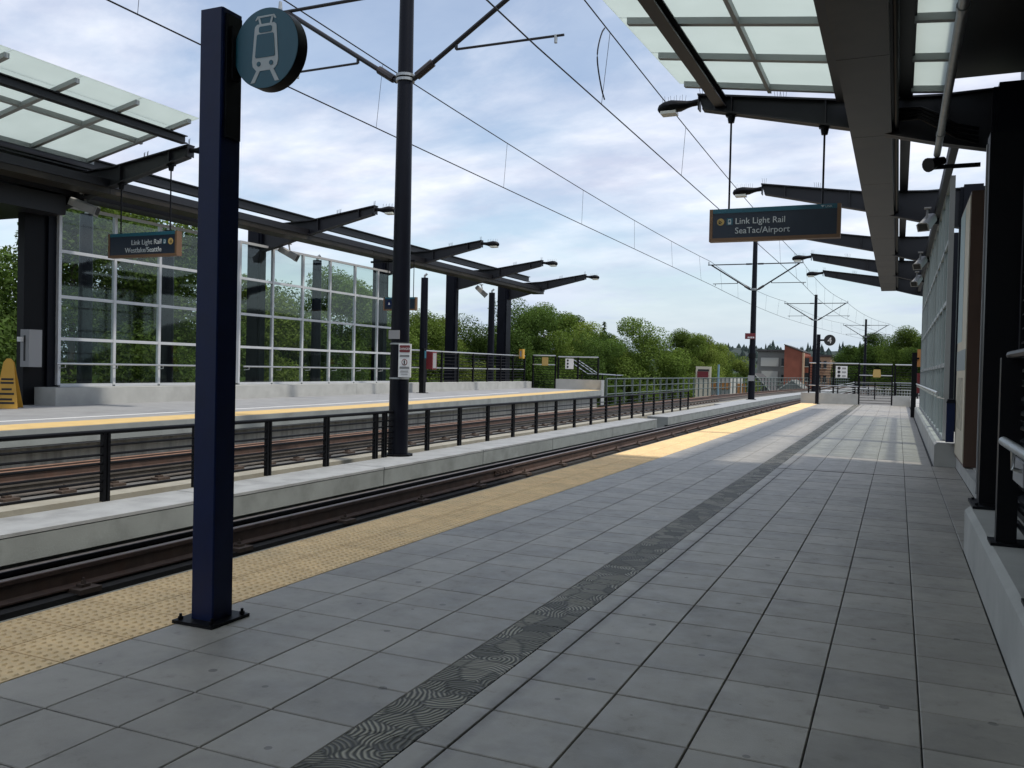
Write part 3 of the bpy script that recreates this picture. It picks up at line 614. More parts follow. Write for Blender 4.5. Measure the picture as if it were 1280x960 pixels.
def lamp(side, y, label):
    f, dz = side['f'], side['dz']
    o = thing('canopy_lamp', label, 'lamp', (f(-3.65), y, 6.05+dz), 'cobra head lamps at the canopy arm tips')
    sec = [(-4.0,.03,6.22,6.17),(-3.97,.09,6.27,6.13),(-3.88,.135,6.315,6.12),(-3.75,.15,6.335,6.12),(-3.6,.13,6.315,6.13),(-3.48,.07,6.30,6.17),(-3.4,.055,6.30,6.19),(-3.28,.055,6.32,6.2)]
    rings = []
    for u, w_, zt, zb in sec:
        zm, zh = (zt+zb)/2, (zt-zb)/2; rings.append([(f(u), y+w_*math.cos(2*math.pi*k/12), zm+zh*math.sin(2*math.pi*k/12)+dz) for k in range(12)])
    part('housing', MB().loft(rings), M['black'], o, True)
    part('lens', MB().box(min(f(-3.93),f(-3.66)),max(f(-3.93),f(-3.66)),y-.11,y+.11,6.085+dz,6.135+dz), M['lens'], o)
    mb = MB()
    for q in range(9): mb.cyl((f(-3.92+q*.05),y,6.29+dz),(f(-3.93+q*.052),y+.03*(-1)**q,6.41+dz),.003,n=4)
    part('bird_spikes', mb, M['wire'], o)
pos = ['first from the viewer', 'second from the viewer', 'third from the viewer', 'fourth from the viewer', 'last, farthest from the viewer']
for i, y in enumerate(AY):
    lamp(NEAR, y, 'cobra head lamp on near canopy arm, '+pos[i]); lamp(FAR, y, 'cobra head lamp on far canopy arm, '+pos[i])

def hang_sign(side, x0, x1, z0, z1, Y, zr, label, lines, right):
    o = thing('hanging_sign', label, 'sign', ((x0+x1)/2, Y, z0), 'hanging line signs')
    b = .055
    fr = MB().box(x0,x1,Y-.08,Y+.08,z0,z0+b).box(x0,x0+b,Y-.08,Y+.08,z0+b,z1).box(x1-b,x1,Y-.08,Y+.08,z0+b,z1)
    part('frame', fr, M['bronze'], o)
    pn = part('panel', MB().box(x0+b,x1-b,Y-.07,Y+.07,z0+b,z1-.075), M['navyface'], o)
    tb = part('top_band', MB().box(x0+b,x1-b,Y-.075,Y+.075,z1-.0745,z1), M['teal'], o)
    w_ = x1-x0; yf_ = Y-.0715
    for xr, zt in zr:
        part('hanger_rod', MB().cyl((xr,Y,z1),(xr,Y,zt),.017,n=8), M['black'], o)
        part('rod_bracket', MB().box(xr-.09,xr+.09,Y-.06,Y+.06,zt-.03,zt).cyl((xr,Y,zt-.14),(xr,Y,zt-.03),.05,.07,n=10), M['black'], o)
    s = .145; za, zb_ = z0+.285, z0+.125
    if not right:
        xt = x0+.43; part('arrow_disc', MB().disc((x0+.19,za+.045),.06,yf_-.003,yf_,24), M['yellowico'], pn)
        xi = x0+.34; ax = x0+.19; d = -1
        text_part('lettering', lines[0], s, (xt,yf_-.003,za), M['offwhite'], pn); text_part('lettering', lines[1], s, (xt,yf_-.003,zb_), M['offwhite'], pn)
    else:
        xt = x1-.46; ax = x1-.19; xi = x1-.37; d = 1
        part('arrow_disc', MB().disc((ax,za+.045),.075,yf_-.003,yf_,24), M['yellowico'], pn)
        text_part('lettering', lines[0], .165, (xt,yf_-.003,za-.005), M['offwhite'], pn, 'RIGHT'); text_part('lettering', lines[1], .165, (xt,yf_-.003,zb_-.02), M['offwhite'], pn, 'RIGHT')
    c = (ax, za+.045); q = .028
    ar = MB()
    ar.prism([(c[0]-d*(-q)*1.0,c[1]+q*1.2),(c[0]+d*q*1.3,c[1]+q*.9),(c[0]-d*q*.0+d*q*.3*0-d*q*0+d*(-.6*q)*-1*-1,c[1]-q*.7),(c[0]-d*q*.9*-1*-1,c[1]-q*.4)], 'y', yf_-.0055, yf_-.0032)
    ar.prism([(c[0]-q*1.2*(-d if d < 0 else 1)*0-q*1.2*(1 if d < 0 else -1),c[1]-q*1.2),(c[0]+q*.4*(1 if d < 0 else -1),c[1]-q*1.2),(c[0]-q*1.2*(1 if d < 0 else -1),c[1]+q*.4)], 'y', yf_-.0055, yf_-.0032)
    part('arrow', ar, M['inkblack'], pn)
    ti = part('train_icon', sheet(rr(xi,za+.045,.05,.058,.01), yf_, .003), M['teal'], pn)
    part('train_icon_body', sheet([(xi-.022,za),(xi+.022,za),(xi+.028,za+.03),(xi+.022,za+.085),(xi-.022,za+.085),(xi-.028,za+.03)], yf_-.0032), M['offwhite'], pn)
    part('train_icon_screen', sheet(rr(xi,za+.052,.015,.018,.004), yf_-.0056), M['teal'], pn)
    if not right:
        text_part('logo_lettering', 'LINK', .05, (x1-.24,Y-.0765,z1-.056), M['offwhite'], tb)
        part('logo_mark', sheet([(x1-.31,z1-.02),(x1-.25,z1-.02),(x1-.28,z1-.055)], Y-.0752), M['offwhite'], tb)
hang_sign(NEAR, -3.03, -.92, 3.83, 4.38, 15.2, [(-2.72,5.99),(-1.21,5.66)], 'near hanging sign lettered SeaTac/Airport, below the first canopy arm', ('Link Light Rail','SeaTac/Airport'), False)
hang_sign(FAR, -17.15, -15.02, 3.97, 4.53, 15.2, [(-15.30,6.05),(-16.83,5.72)], 'far hanging sign lettered Westlake/Seattle, in front of the glass screen', ('Link Light Rail','Westlake/Seattle'), True)
s2 = thing('display_sign', 'small dark hanging display with blue disc, behind the thick catenary pole', 'sign', (-16.9,28,3.62))
part('frame', MB().box(-17.6,-16.2,27.94,28.06,3.62,3.67).box(-17.6,-17.55,27.94,28.06,3.67,4.1).box(-16.25,-16.2,27.94,28.06,3.67,4.1), M['bronze'], s2)
part('panel', MB().box(-17.55,-16.25,27.95,28.05,3.67,4.04), M['navyface'], s2); part('top_band', MB().box(-17.55,-16.25,27.945,28.055,4.04,4.1), M['teal'], s2)
part('icon_disc', MB().disc((-17.35,3.87),.13,27.945,27.949,24), M['blue'], s2); part('icon_star', sheet([(-17.39,3.83),(-17.31,3.83),(-17.35,3.93)], 27.944), M['white'], s2)
for x in (-17.45,-16.35): part('hanger_rod', MB().cyl((x,28,4.1),(x,28,5.86 if x < -17 else 5.4),.015,n=8), M['black'], s2)
part('rod_beam', MB().box(-18.2,-16.3,27.96,28.04,5.40,5.47), M['black'], s2)

# camera / floodlight housings under the canopies
def cctv(p, d, label, s=1.0):
    x, y, z = p; o = thing('security_camera', label, 'camera', (x,y,z-.1), 'white camera housings under the canopies')
    D = Vector(d).normalized(); c = Vector(p); sd = D.cross(Vector((0,0,1))).normalized(); u_ = sd.cross(D)
    rings = [[c+D*t*s+sd*a*s*.10*k+u_*b*s*.08*k for a,b in ((-1,-1),(1,-1),(1,.6),(.6,1),(-.6,1),(-1,.6))] for t,k in ((-.25,.9),(-.2,1),(.2,1.05),(.25,1.2))]
    part('housing', MB().loft(rings), M['camwhite'], o)
    part('lens_window', MB().loft([[c+D*t*s+sd*a*s*.09+u_*b*s*.07 for a,b in ((-1,-1),(1,-1),(1,1),(-1,1))] for t in (.251,.258)]), M['inkblack'], o)
    part('bracket', MB().cyl(c+u_*.07*s, c+Vector((0,0,.3)), .025, n=8).box(x-.07,x+.07,y-.07,y+.07,z+.29,z+.32), M['greyplate'], o)
cctv((.50,21.6,5.05), (-.35,-.8,-.55), 'white camera housing under near canopy, nearest of three', 1.1)
cctv((.52,29.2,5.05), (-.35,-.8,-.55), 'white camera housing under near canopy, middle of three', 1.1)
cctv((.52,34.6,5.05), (-.35,-.8,-.55), 'white camera housing under near canopy, farthest of three', 1.1)
cctv((-18.05,15.2,5.25), (.8,.5,-.35), 'white camera housing at the end of the far glass screen', 1.3)
cctv((-18.25,23.2,5.15), (.8,.3,-.45), 'white camera housing above the middle of the far glass screen', 1.3)
cctv((-18.25,37.6,5.2), (.6,.3,-.6), 'white camera housing beside the dark far column, against the sky', 1.3)

# ------------------------------------------------------------------ glass windscreens
def windscreen(xc, segs, rows, label, sgn):
    fm_ = M['alu'] if sgn > 0 else M['purlin']  # near frames get a darker grey that paints in their shade
    o = thing('windscreen', label, 'glass screen', (xc, segs[0][0], rows[0]), 'glass windscreens along the platforms')
    for ys_ in segs:
        for y in ys_: part('mullion', MB().box(xc-.045,xc+.045,y-.04,y+.04,rows[0],rows[-1]+.03), fm_, o)
        for i, z in enumerate(rows):
            for a, b in zip(ys_, ys_[1:]): part('transom', MB().box(xc-.037,xc+.037,a+.041,b-.041,z-.04,z+.036), fm_, o)
        for a, b in zip(ys_, ys_[1:]):
            for z0, z1 in zip(rows, rows[1:]): part('glass_pane', MB().box(xc-.006,xc+.006,a+.038,b-.038,z0+.034,z1-.038), M['glass'], o)
    return o
wf = windscreen(-18.8, [[15.14,16.79,18.31,19.99],[21.53+1.575*k for k in range(7)]], [.92,2.06,3.09,4.20,5.32], 'tall clear glass screen with white frames on the far platform', 1)
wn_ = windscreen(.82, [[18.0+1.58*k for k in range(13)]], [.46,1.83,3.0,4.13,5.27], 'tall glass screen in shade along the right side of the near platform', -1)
def handrail(x, xw, y0, y1, z, label, step=1.55):
    o = thing('handrail', label, 'handrail', (x, y0, z-.1), 'tubular handrails on the screens')
    part('tube', MB().tube([(x,y0,z),(x,y1,z)], .026, 10), M['stainless'], o, True)
    n = int((y1-y0)/step)
    for k in range(n+1):
        y = y0+.25+k*step
        if y < y1: part('bracket', MB().tube([(x,y,z-.02),(x,y,z-.09),(xw,y,z-.11)], .012, 6), M['stainless'], o)
handrail(-18.55,-18.75,14.9,20.05,1.45,'silver handrail along the first far glass screen bay')
handrail(-18.55,-18.75,21.5,31.0,1.45,'silver handrail along the longer far glass screen bay')
handrail(.66,.78,17.5,37.0,1.32,'silver handrail along the near glass screen')
part_x = None

# ------------------------------------------------------------------ near right side: kerb walls, art panel, railing, dark stair house
k1 = single('kerb_wall', MB().prism([(.60,0),(.60,.38),(.645,.42),(1.75,.42),(1.75,0)], 'y', -16, 9.1), M['concrete'], 'low grey concrete wall under the black railing at right edge', 'wall')
k2 = thing('kerb_wall', 'long low concrete wall under the near glass screen', 'wall', (.8, 17.43, 0))
part('wall_base', MB().prism([(.63,0),(.63,.385),(.675,.43),(1.15,.43),(1.15,0)], 'y', 17.43, 51.3), M['concrete'], k2)
part('base_ledge', MB().box(.98,1.10,9.12,17.42,0.001,.2).box(1.10,1.3,12.4,17.42,0.001,.22), M['concrete'], k2)
ap = thing('art_panel', 'tall brown-edged cream art panel on the near right', 'panel', (1.05, 16.3, .21))
part('case', MB().box(.96,1.17,15.2,17.40,.22,4.48), M['brown'], ap)
fc = part('face', MB().box(.947,.959,15.25,17.35,.27,4.42), M['cream'], ap)
part('face_band', MB().box(.943,.9465,15.26,17.34,1.72,2.05), mat('panel_grey_band', (.26,.30,.30), .6), fc)
part('face_print', MB().box(.943,.9465,15.7,16.9,.75,1.6), mat('panel_print', (.36,.33,.25), .7, var=.5, vscale=9), fc)
part('face_sky', MB().box(.943,.9465,16.2,17.34,2.2,4.4), mat('panel_pale_blue', (.34,.44,.44), .6), fc)
bc = thing('map_case', 'tall black post-like case on the concrete wall end', 'case', (.93, 9.3, .42))
part('post', MB().box(.715,.985,9.15,9.42,.44,3.86), M['black'], bc); part('edge_trim', MB().box(.703,.714,9.36,9.40,.5,3.8), M['greyplate'], bc)
part('base_plate', MB().box(.65,1.06,8.9,9.5,.421,.445), M['black'], bc)
for q in (9.0, 9.4): part('anchor', MB().cyl((.685,q,.445),(.685,q,.465),.014,n=6), M['black'], bc)
rl = thing('guard_railing', 'black railing with horizontal bars on concrete wall at right edge', 'railing', (.9, 5, .42))
for y in (7.15, 5.2, 3.2, 1.2, -.8):
    part('post', MB().box(.67,.80,y-.05,y+.05,.44,1.75), M['black'], rl); part('base_plate', MB().box(.63,.88,y-.13,y+.13,.421,.441), M['black'], rl)
for k in range(8): part('bar', MB().tube([(.82,7.3,.56+k*.145),(.82,-1.2,.56+k*.145)], .02, 8), M['black'], rl, True)
part('top_rail', MB().tube([(.735,7.2,1.77),(.735,-1.2,1.77)], .03, 8), M['black'], rl, True)
part('handrail', MB().tube([(.60,6.1,1.22),(.60,-1.2,1.22)], .028, 12), M['galv'], rl, True)
part('bracket', MB().tube([(.60,5.6,1.2),(.60,5.6,1.1),(.74,5.6,1.06)], .014, 6).tube([(.60,3.4,1.2),(.60,3.4,1.1),(.74,3.4,1.06)], .014, 6), M['stainless'], rl)
jb = single('junction_box', MB().prism([(.645,1.0),(.645,1.13),(.655,1.14),(.715,1.14),(.715,1.0)], 'y', 5.55, 6.0), M['greyplate'], 'small grey metal box under the handrail at right edge', 'box')
sh_ = thing('stair_house', 'dark louvred stair enclosure filling the right edge', 'building', (2.2, 6, 0))
part('wall', MB().box(1.78,2.0,-16,17.3,0,7.0), M['navy'], sh_)  # lengthened at both ends to keep light off the kerb and ledge
for k in range(20): part('louvre', MB().prism([(1.70,.8+k*.17),(1.775,.84+k*.17),(1.775,.85+k*.17),(1.70,.81+k*.17)], 'y', 2.0, 12.2), M['steelbeam'], sh_)
for y in (2.0, 5.4, 8.8, 12.3): part('frame_post', MB().box(1.60,1.775,y-.09,y+.09,.42,6.6), M['black'], sh_)
part('frame_head', MB().box(1.35,1.775,1.9,12.4,5.3,5.6).box(1.2,1.775,-4,12.5,6.6,6.8), M['black'], sh_)
for a, b in ((9.0,12.1),(5.6,8.7)):
    wnd = part('window', MB().box(1.52,1.58,a,b,4.15,4.25).box(1.52,1.58,a,b,5.9,6.0).box(1.52,1.58,a,a+.09,4.25,5.9).box(1.52,1.58,b-.09,b,4.25,5.9), M['brown'], sh_)
    part('pane', MB().box(1.54,1.555,a+.09,b-.09,4.25,5.9), M['winglass'], wnd)
part('drip_edge', MB().box(1.14,1.2,-4,12.5,6.62,6.78), M['galv'], sh_)
lv = thing('louvre_screen', 'black louvred screen behind the railing at right edge', 'screen', (1.0, 4, .42))
for y in (8.75, 5.0, 1.2, -2.4): part('upright', MB().box(.955,1.06,y-.05,y+.05,.421,3.8), M['black'], lv)
for z in (.44, 3.76): part('frame_rail', MB().box(.96,1.055,-2.35,8.7,z,z+.05), M['black'], lv)
for k in range(26): part('slat', MB().prism([(.965,.56+k*.122),(1.045,.62+k*.122),(1.045,.635+k*.122),(.965,.575+k*.122)], 'y', -2.34, 8.69), M['black'], lv)
# conduit with loudspeaker
cn = thing('conduit_bundle', 'grey conduit running under the near canopy to a loudspeaker', 'conduit', (.45, 14.5, 4.7))
part('pipe', MB().tube([(.45,-2,5.0),(.45,14.9,5.0)], .05, 12), M['galv'], cn, True)
for q in (9.0, 13.6): part('pipe_collar', MB().cyl((.45,q,5.0),(.45,q+.1,5.0),.06,n=12), M['galv'], cn)
for q in range(4): part('flex_cable', MB().tube([(-.1,14.9+q*.02,5.74-q*.05),(.2,14.85,5.72-q*.05),(.45,14.8,5.58-q*.06),(.7,14.8,5.40-q*.06),(1.0,14.9,5.35-q*.07)], .028, 8), M['black'], cn, True)
ls = thing('loudspeaker', 'grey horn loudspeaker hanging at the conduit end', 'speaker', (.42, 15.0, 4.75))
part('horn', MB().cyl((.45,15.0,4.9),(.33,14.86,4.84),.07,.11,n=14), M['steelbeam'], ls, True); part('driver', MB().cyl((.42,15.0,4.9),(.55,15.1,4.95),.08,.06,n=12), M['black'], ls, True)
part('bracket', MB().box(.42,1.05,14.98,15.03,4.80,4.86).cyl((.45,14.95,4.82),(.45,14.95,5.0),.03,n=8), M['black'], ls)
lb = thing('litter_bin', 'small dark blue bin between the art panel and the low wall', 'bin', (.83, 17.25, .43))
part('body', MB().box(.80,.93,17.22,17.40,.46,1.15), M['blue'], lb); part('lid', MB().prism([(.79,1.15),(.94,1.15),(.92,1.22),(.81,1.22)], 'y', 17.2, 17.41), M['navy'], lb)
# far end of the near platform
ep = thing('emergency_post', 'black post with orange plate and red box near the far end', 'post', (.58, 38, 0))
part('post', MB().box(.49,.67,37.91,38.09,.001,2.55), M['black'], ep); part('plate', MB().box(.68,1.05,38.6,38.64,2.0,2.7), M['orange'], ep); part('red_box', MB().box(.70,1.05,38.5,38.8,.95,1.75), M['red'], ep); part('plate_arm', MB().box(.62,.75,38.05,38.75,2.3,2.36), M['black'], ep); part('box_arm', MB().box(.62,.72,38.05,38.6,1.3,1.36), M['black'], ep)

def slat_rail(o, p0, p1, z0, z1, nsl, npost, top='stainless', mid=None, slat='black'):
    p0, p1 = Vector(p0), Vector(p1)
    for k in range(npost+1):
        p = p0.lerp(p1, k/npost); part('post', MB().box(p.x-.04,p.x+.04,p.y-.04,p.y+.04,z0,z1+.02), M['black'], o)
    q = lambda p, z: (p.x, p.y, z)
    part('top_rail', MB().tube([q(p0,z1+.04),q(p1,z1+.04)], .035, 8), M[top], o, True)
    if mid: part('mid_rail', MB().tube([q(p0-Vector((0,.06,0)),mid),q(p1-Vector((0,.06,0)),mid)], .026, 8), M['stainless'], o, True)
    for k in range(nsl): z = z0+(z1-z0)*(k+.6)/nsl; part('bar', MB().tube([q(p0,z),q(p1,z)], .014, 5), M[slat], o)
er = thing('end_railing', 'black barred railing on concrete parapet at far platform end', 'railing', (-3.3, 51.5, 0))
part('parapet', MB().box(-4.95,-1.97,51.4,51.75,-.014,.58), M['concrete'], er)
slat_rail(er, (-4.55,51.55,0), (-1.97,51.55,0), .58, 2.2, 11, 2, mid=1.0)
sgn = part('white_sign', MB().box(-3.15,-2.55,51.42,51.45,1.45,2.1), M['white'], er)
for q in range(3): part('sign_disc', MB().disc((-2.98,1.98-q*.21),.08,51.414,51.419,16), M['inkblack'], sgn); part('sign_text', MB().box(-2.82,-2.62,51.414,51.419,1.93-q*.21,2.02-q*.21), M['greyplate'], sgn)
gt = thing('end_gate', 'black barred gate with yellow sign at far platform end', 'gate', (-1.1, 51.5, 0))
slat_rail(gt, (-1.93,51.5,0), (-.28,51.5,0), .02, 2.18, 15, 1, mid=1.62)
part('gate_sign', MB().prism([(-1.22,1.52),(-.88,1.52),(-.84,1.60),(-.88,1.95),(-1.22,1.95),(-1.26,1.60)], 'y', 51.38, 51.41), M['yellowico'], gt)
er2 = thing('end_railing', 'short black railing between the end gate and the right wall', 'railing', (.2, 51.5, 0))
part('parapet', MB().box(-.2,.62,51.4,51.75,-.014,.55), M['concrete'], er2); slat_rail(er2, (-.15,51.55,0), (.9,51.55,0), .55, 2.18, 11, 1)
wk = struct('walkway', MB().box(-4.9,3.0,52.21,80,-.4,-.05), M['deck'])
r3 = thing('walkway_railing', 'grey barred railing across the walkway behind the end gate', 'railing', (-1, 66, -.05))
slat_rail(r3, (-2.8,66,0), (2.6,66,0), -.05, 1.1, 6, 4, slat='galv')
r4 = thing('ramp_railing', 'sloping grey barred railing behind the parapet with white sign', 'railing', (-4, 62, -.05))
for k in range(7): part('bar', MB().tube([(-4.6,60,-.25+k*.16),(-2.6,62.5,.35+k*.13)], .022, 6), M['galv'], r4)
for t in (0, .5, 1): part('post', MB().box(-4.64+2*t,-4.56+2*t,59.96+2.5*t,60.04+2.5*t,-.05,.8+.45*t), M['black'], r4)
r5 = thing('walkway_railing', 'second railing farther along the walkway, with white balusters', 'railing', (-1, 78, -.05))
slat_rail(r5, (-3.4,78,0), (2.6,78,0), -.05, 1.0, 3, 5, slat='galv')
for k in range(30): part('baluster', MB().box(-3.3+k*.2,-3.24+k*.2,78.1,78.14,.0,.5), M['bpale'], r5)

# ------------------------------------------------------------------ far platform furniture
pw_ = thing('parapet_wall', 'long pale concrete parapet below the far glass screen', 'wall', (-18.5, 14.6, .45))
for a, b in ((14.6,20.7),(20.7,27.2),(27.2,33.6),(33.6,39.6),(39.6,44.0)): part('parapet_block', MB().box(-18.95,-18.2,a+.006,b-.006,.40,.875), M['concrete'], pw_)
part('return_wall', MB().box(-19.6,-18.955,14.606,14.95,.40,.87), M['concrete'], pw_)
fr = thing('far_railing', 'black barred railing with silver rails on far parapet', 'railing', (-18.6, 36, .875))
slat_rail(fr, (-18.6,31.3,0), (-18.6,43.9,0), .875, 2.2, 9, 8, mid=1.51)
fc_ = thing('far_stair_column', 'broad black column at the left end of the far glass screen', 'column', (-19.4, 14.6, .45))
part('shaft', MB().box(-19.15,-18.92,14.3,14.88,.40,5.9), M['black'], fc_); part('corner_post', MB().box(-19.05,-18.85,14.885,15.09,.88,5.6), M['navy'], fc_)
part('head_beam', MB().box(-22,-18.3,6,14.9,5.0,5.45).box(-18.9,-18.3,6,20.5,5.50,5.72), M['steelbeam'], fc_)
cb = thing('ticket_cabinet', 'small grey wall cabinet fixed to the black far column', 'cabinet', (-18.85, 14.3, 1.3))
part('body', MB().box(-18.915,-18.62,14.22,14.56,1.36,2.24), M['greyplate'], cb); part('slot', MB().box(-18.80,-18.74,14.214,14.218,1.5,2.1), M['inkblack'], cb); part('knob', MB().box(-18.90,-18.80,14.12,14.218,1.95,2.06), M['white'], cb)
wc = thing('wet_floor_sign', 'yellow folding floor sign standing by the far column', 'floor sign', (-18.05, 13.3, .45))
for s_ in (-1, 1):
    a = Vector((-18.05,13.3,0)); d = Vector((.25,.28,0))
    pa = [(-.24,0),(.24,0),(.10,1.02),(.04,1.10),(-.04,1.10),(-.10,1.02)]
    ex = Vector((.75,.66,0)).normalized(); nx = Vector((.66,-.75,0)).normalized()
    ring = [[a+ex*p+nx*(s_*.26*(1-q/1.12)+t)+Vector((0,0,.45+q)) for p, q in pa] for t in (0,.015*s_)]
    lf = part('leaf', MB().loft(ring), M['yellowsign'], wc)
    mb = MB()
    for q, w_ in ((.62,.12),(.54,.13),(.40,.10),(.30,.15),(.18,.12),(.10,.17)):
        qs = [(-w_,q),(w_,q),(w_,q+.045),(-w_,q+.045)]
        mb.loft([[a+ex*p+nx*(s_*.26*(1-z/1.12)+s_*t)+Vector((0,0,.45+z)) for p, z in qs] for t in (.016,.019)])
    part('print', mb, M['inkblack'], lf)
def pylon(x, y, zt, r, label):
    o = thing('pylon', label, 'pylon', (x,y,-8.5), 'tapered black pylons behind the far platform')
    part('shaft', MB().cyl((x,y,-8.5),(x,y,zt),r*1.5,r,n=12), M['navy'], o, True); part('cap', MB().tube([(x,y,zt),(x,y,zt+.1),(x+.1,y+.05,zt+.2)], .06, 6), M['galv'], o)
pylon(-20.6,36.3,5.75,.17,'tapered black pylon left of the far railing, with small silver cap'); pylon(-20.6,43.8,5.7,.17,'tapered black pylon between two broad far columns')
for y, t in ((17.6,'left'),(20.6,'middle'),(28.2,'right')): pylon(-20.8,y,5.6,.17,'dark tapered pylon seen through the far glass screen, %s one' % t)
fpst = thing('far_sign_post', 'slim black post with small teal plate on the far platform', 'post', (-17.6,31,.5))
part('post', MB().box(-17.7,-17.5,30.9,31.1,.48,2.3), M['black'], fpst); part('plate', MB().box(-17.495,-17.487,30.93,31.07,1.9,2.2), M['teal'], fpst); part('base_plate', MB().box(-17.78,-17.42,30.82,31.18,.49,.51), M['black'], fpst)
rb = thing('extinguisher_box', 'red cabinet on the far railing beside the slim post', 'cabinet', (-18.4,33.1,1.4)); part('body', MB().box(-18.56,-18.25,32.95,33.35,1.45,2.2), M['red'], rb); part('door_trim', MB().box(-18.248,-18.24,33.0,33.3,1.5,2.15), M['greyplate'], rb)
yb = thing('call_box', 'yellow call box on the last broad far column', 'call box', (-18.4,43.4,1.95)); part('body', MB().box(-18.55,-18.35,43.0,43.3,2.1,2.6), M['yellowsign'], yb); part('panel', MB().box(-18.5,-18.4,42.99,42.998,2.2,2.5), M['greyplate'], yb)
fg = thing('far_end_gate', 'black barred gate with yellow sign at the far platform end', 'gate', (-17.5, 44.0, .5))
slat_rail(fg, (-18.15,44.05,0), (-16.85,44.05,0), .54, 2.25, 13, 1, mid=1.8); part('gate_sign', MB().box(-17.6,-17.25,43.95,43.98,1.75,2.2), M['yellowico'], fg)
fw = thing('far_end_wall', 'concrete parapet with black railing at the far platform end', 'wall', (-15.5, 44.1, .5))
part('parapet', MB().box(-16.8,-14.25,44.01,44.35,.3,1.05), M['concrete'], fw); part('end_face', MB().box(-14.249,-14.2,43.9,44.4,-.3,1.05), M['precast_top'], fw)
slat_rail(fw, (-16.75,44.2,0), (-14.5,44.2,0), 1.05, 2.2, 8, 2); wsn = part('white_sign', MB().box(-16.3,-15.85,44.08,44.11,1.6,2.15), M['white'], fw)
for q in range(3): part('sign_disc', MB().disc((-16.17,2.05-q*.17),.06,44.074,44.079,12), M['inkblack'], wsn)
st = thing('stair_handrails', 'sloping silver stair handrails behind the far end parapet', 'handrail', (-16,47,.5))
for x, y in ((-16.2,47.5),(-15.3,46),(-15.9,48.5)): part('tube', MB().tube([(x-1.2,y,2.1),(x,y,1.35),(x+1.5,y,1.3)], .03, 6), M['stainless'], st, True)
for x in (-16.2,-15,-14.2): part('post', MB().box(x-.03,x+.03,46.5,46.56,-.2,1.35), M['black'], st)
# railing of the bridge beyond the far platform
br = thing('bridge_railing', 'long grey green metal railing along the bridge beyond the far platform', 'railing', (-14.2, 60, 0))
gx = lambda y: -14.15+cx(y)
y = 44.6
while y < 150:
    part('post', MB().box(gx(y)-.05,gx(y)+.05,y-.05,y+.05,-.3,1.14), M['greenrail'], br); y += 1.65
yl = track_ys(44.6, 150)
for z in (1.12, .72, .30): part('rail', MB().tube([(gx(q),q,z) for q in yl], .045 if z > 1 else .035, 6), M['greenrail'], br)

# ------------------------------------------------------------------ trees
def crown(seed, rx, rz, nlobe, nleaf, size, m, shape=1.0):
    rd = random.Random(seed); mb = MB(); lobes = []
    for i in range(nlobe):
        for _ in range(50):
            p = Vector((rd.uniform(-1,1), rd.uniform(-1,1), rd.uniform(-1,1)))
            if .2 < p.length < 1.06: break
        k = 1-.42*max(0, p.z)*shape
        lobes.append((Vector((p.x*rx*.82*k, p.y*rx*.82*k, p.z*rz*.82)), rd.uniform(.20,.40)*rx))
    for i in range(nleaf):
        c, r = lobes[rd.randrange(nlobe)]
        d = Vector((rd.gauss(0,1), rd.gauss(0,1), rd.gauss(0,1))).normalized()
        p = c+Vector((d.x, d.y, d.z*.72))*r*(rd.random()**.35)
        nrm = (d*.5+Vector((rd.gauss(0,.55), rd.gauss(0,.55), rd.gauss(.5,.5)))).normalized()
        a = nrm.orthogonal().normalized(); a = (Matrix.Rotation(rd.uniform(0,6.28), 3, nrm) @ a); b = nrm.cross(a)
        s = size*rd.uniform(.6,1.35); l_ = s*rd.uniform(.9,1.6)
        mb.add([p-a*l_, p+b*s*.55-a*.1*l_, p+a*l_, p-b*s*.55+a*.1*l_], [(0,1,2,3)])
    me = mb.mesh('crown', fix=False); me.materials.append(m); return me, lobes
def trunk(h, rx, rz, lobes, r):
    mb = MB(); mb.cyl((0,0,0),(.1,0,h*.5),r,r*.7,n=8); mb.cyl((.1,0,h*.5),(0,.1,h+rz*.3),r*.7,r*.25,n=8)
    for c, q in lobes[:9]: mb.cyl((.05,.03,h*.62),(c.x*.8,c.y*.8,h+c.z*.8),r*.35,r*.1,n=5)
    me = mb.mesh('trunk'); me.materials.append(M['bark']); return me
KIND = []
for i, (rx, rz, nl, nf, s, mk, shp) in enumerate([(4.2,6.0,46,66000,.068,'leaf1',.6),(4.4,5.6,46,66000,.07,'leaf2',.5),(3.8,5.0,44,60000,.07,'leaf3',.7),(4.0,6.2,48,66000,.07,'leaf1',.9),(5.0,5.5,50,66000,.08,'leaf2',.4)]):
    me, lb_ = crown(11+i, rx, rz, nl, nf, s, M[mk], shp); KIND.append((me, rx, rz, lb_, trunk(8.0, rx, rz, lb_, .28)))
def tree(k, x, y, ztop, sc_=1.0, rot=0, label='', group='trees beyond the far platform'):
    me, rx, rz, lb_, tk = KIND[k]
    zc = ztop-rz*.95*sc_
    o = thing('tree', label, 'tree', (x,y,-8.5), group)
    c = inst('crown', me, (x,y,zc), o, rot); c.scale = (sc_,)*3
    t = inst('trunk', tk, (x,y,-8.5), o, rot); h = (zc+8.5); t.scale = (sc_, sc_, h/8.0)
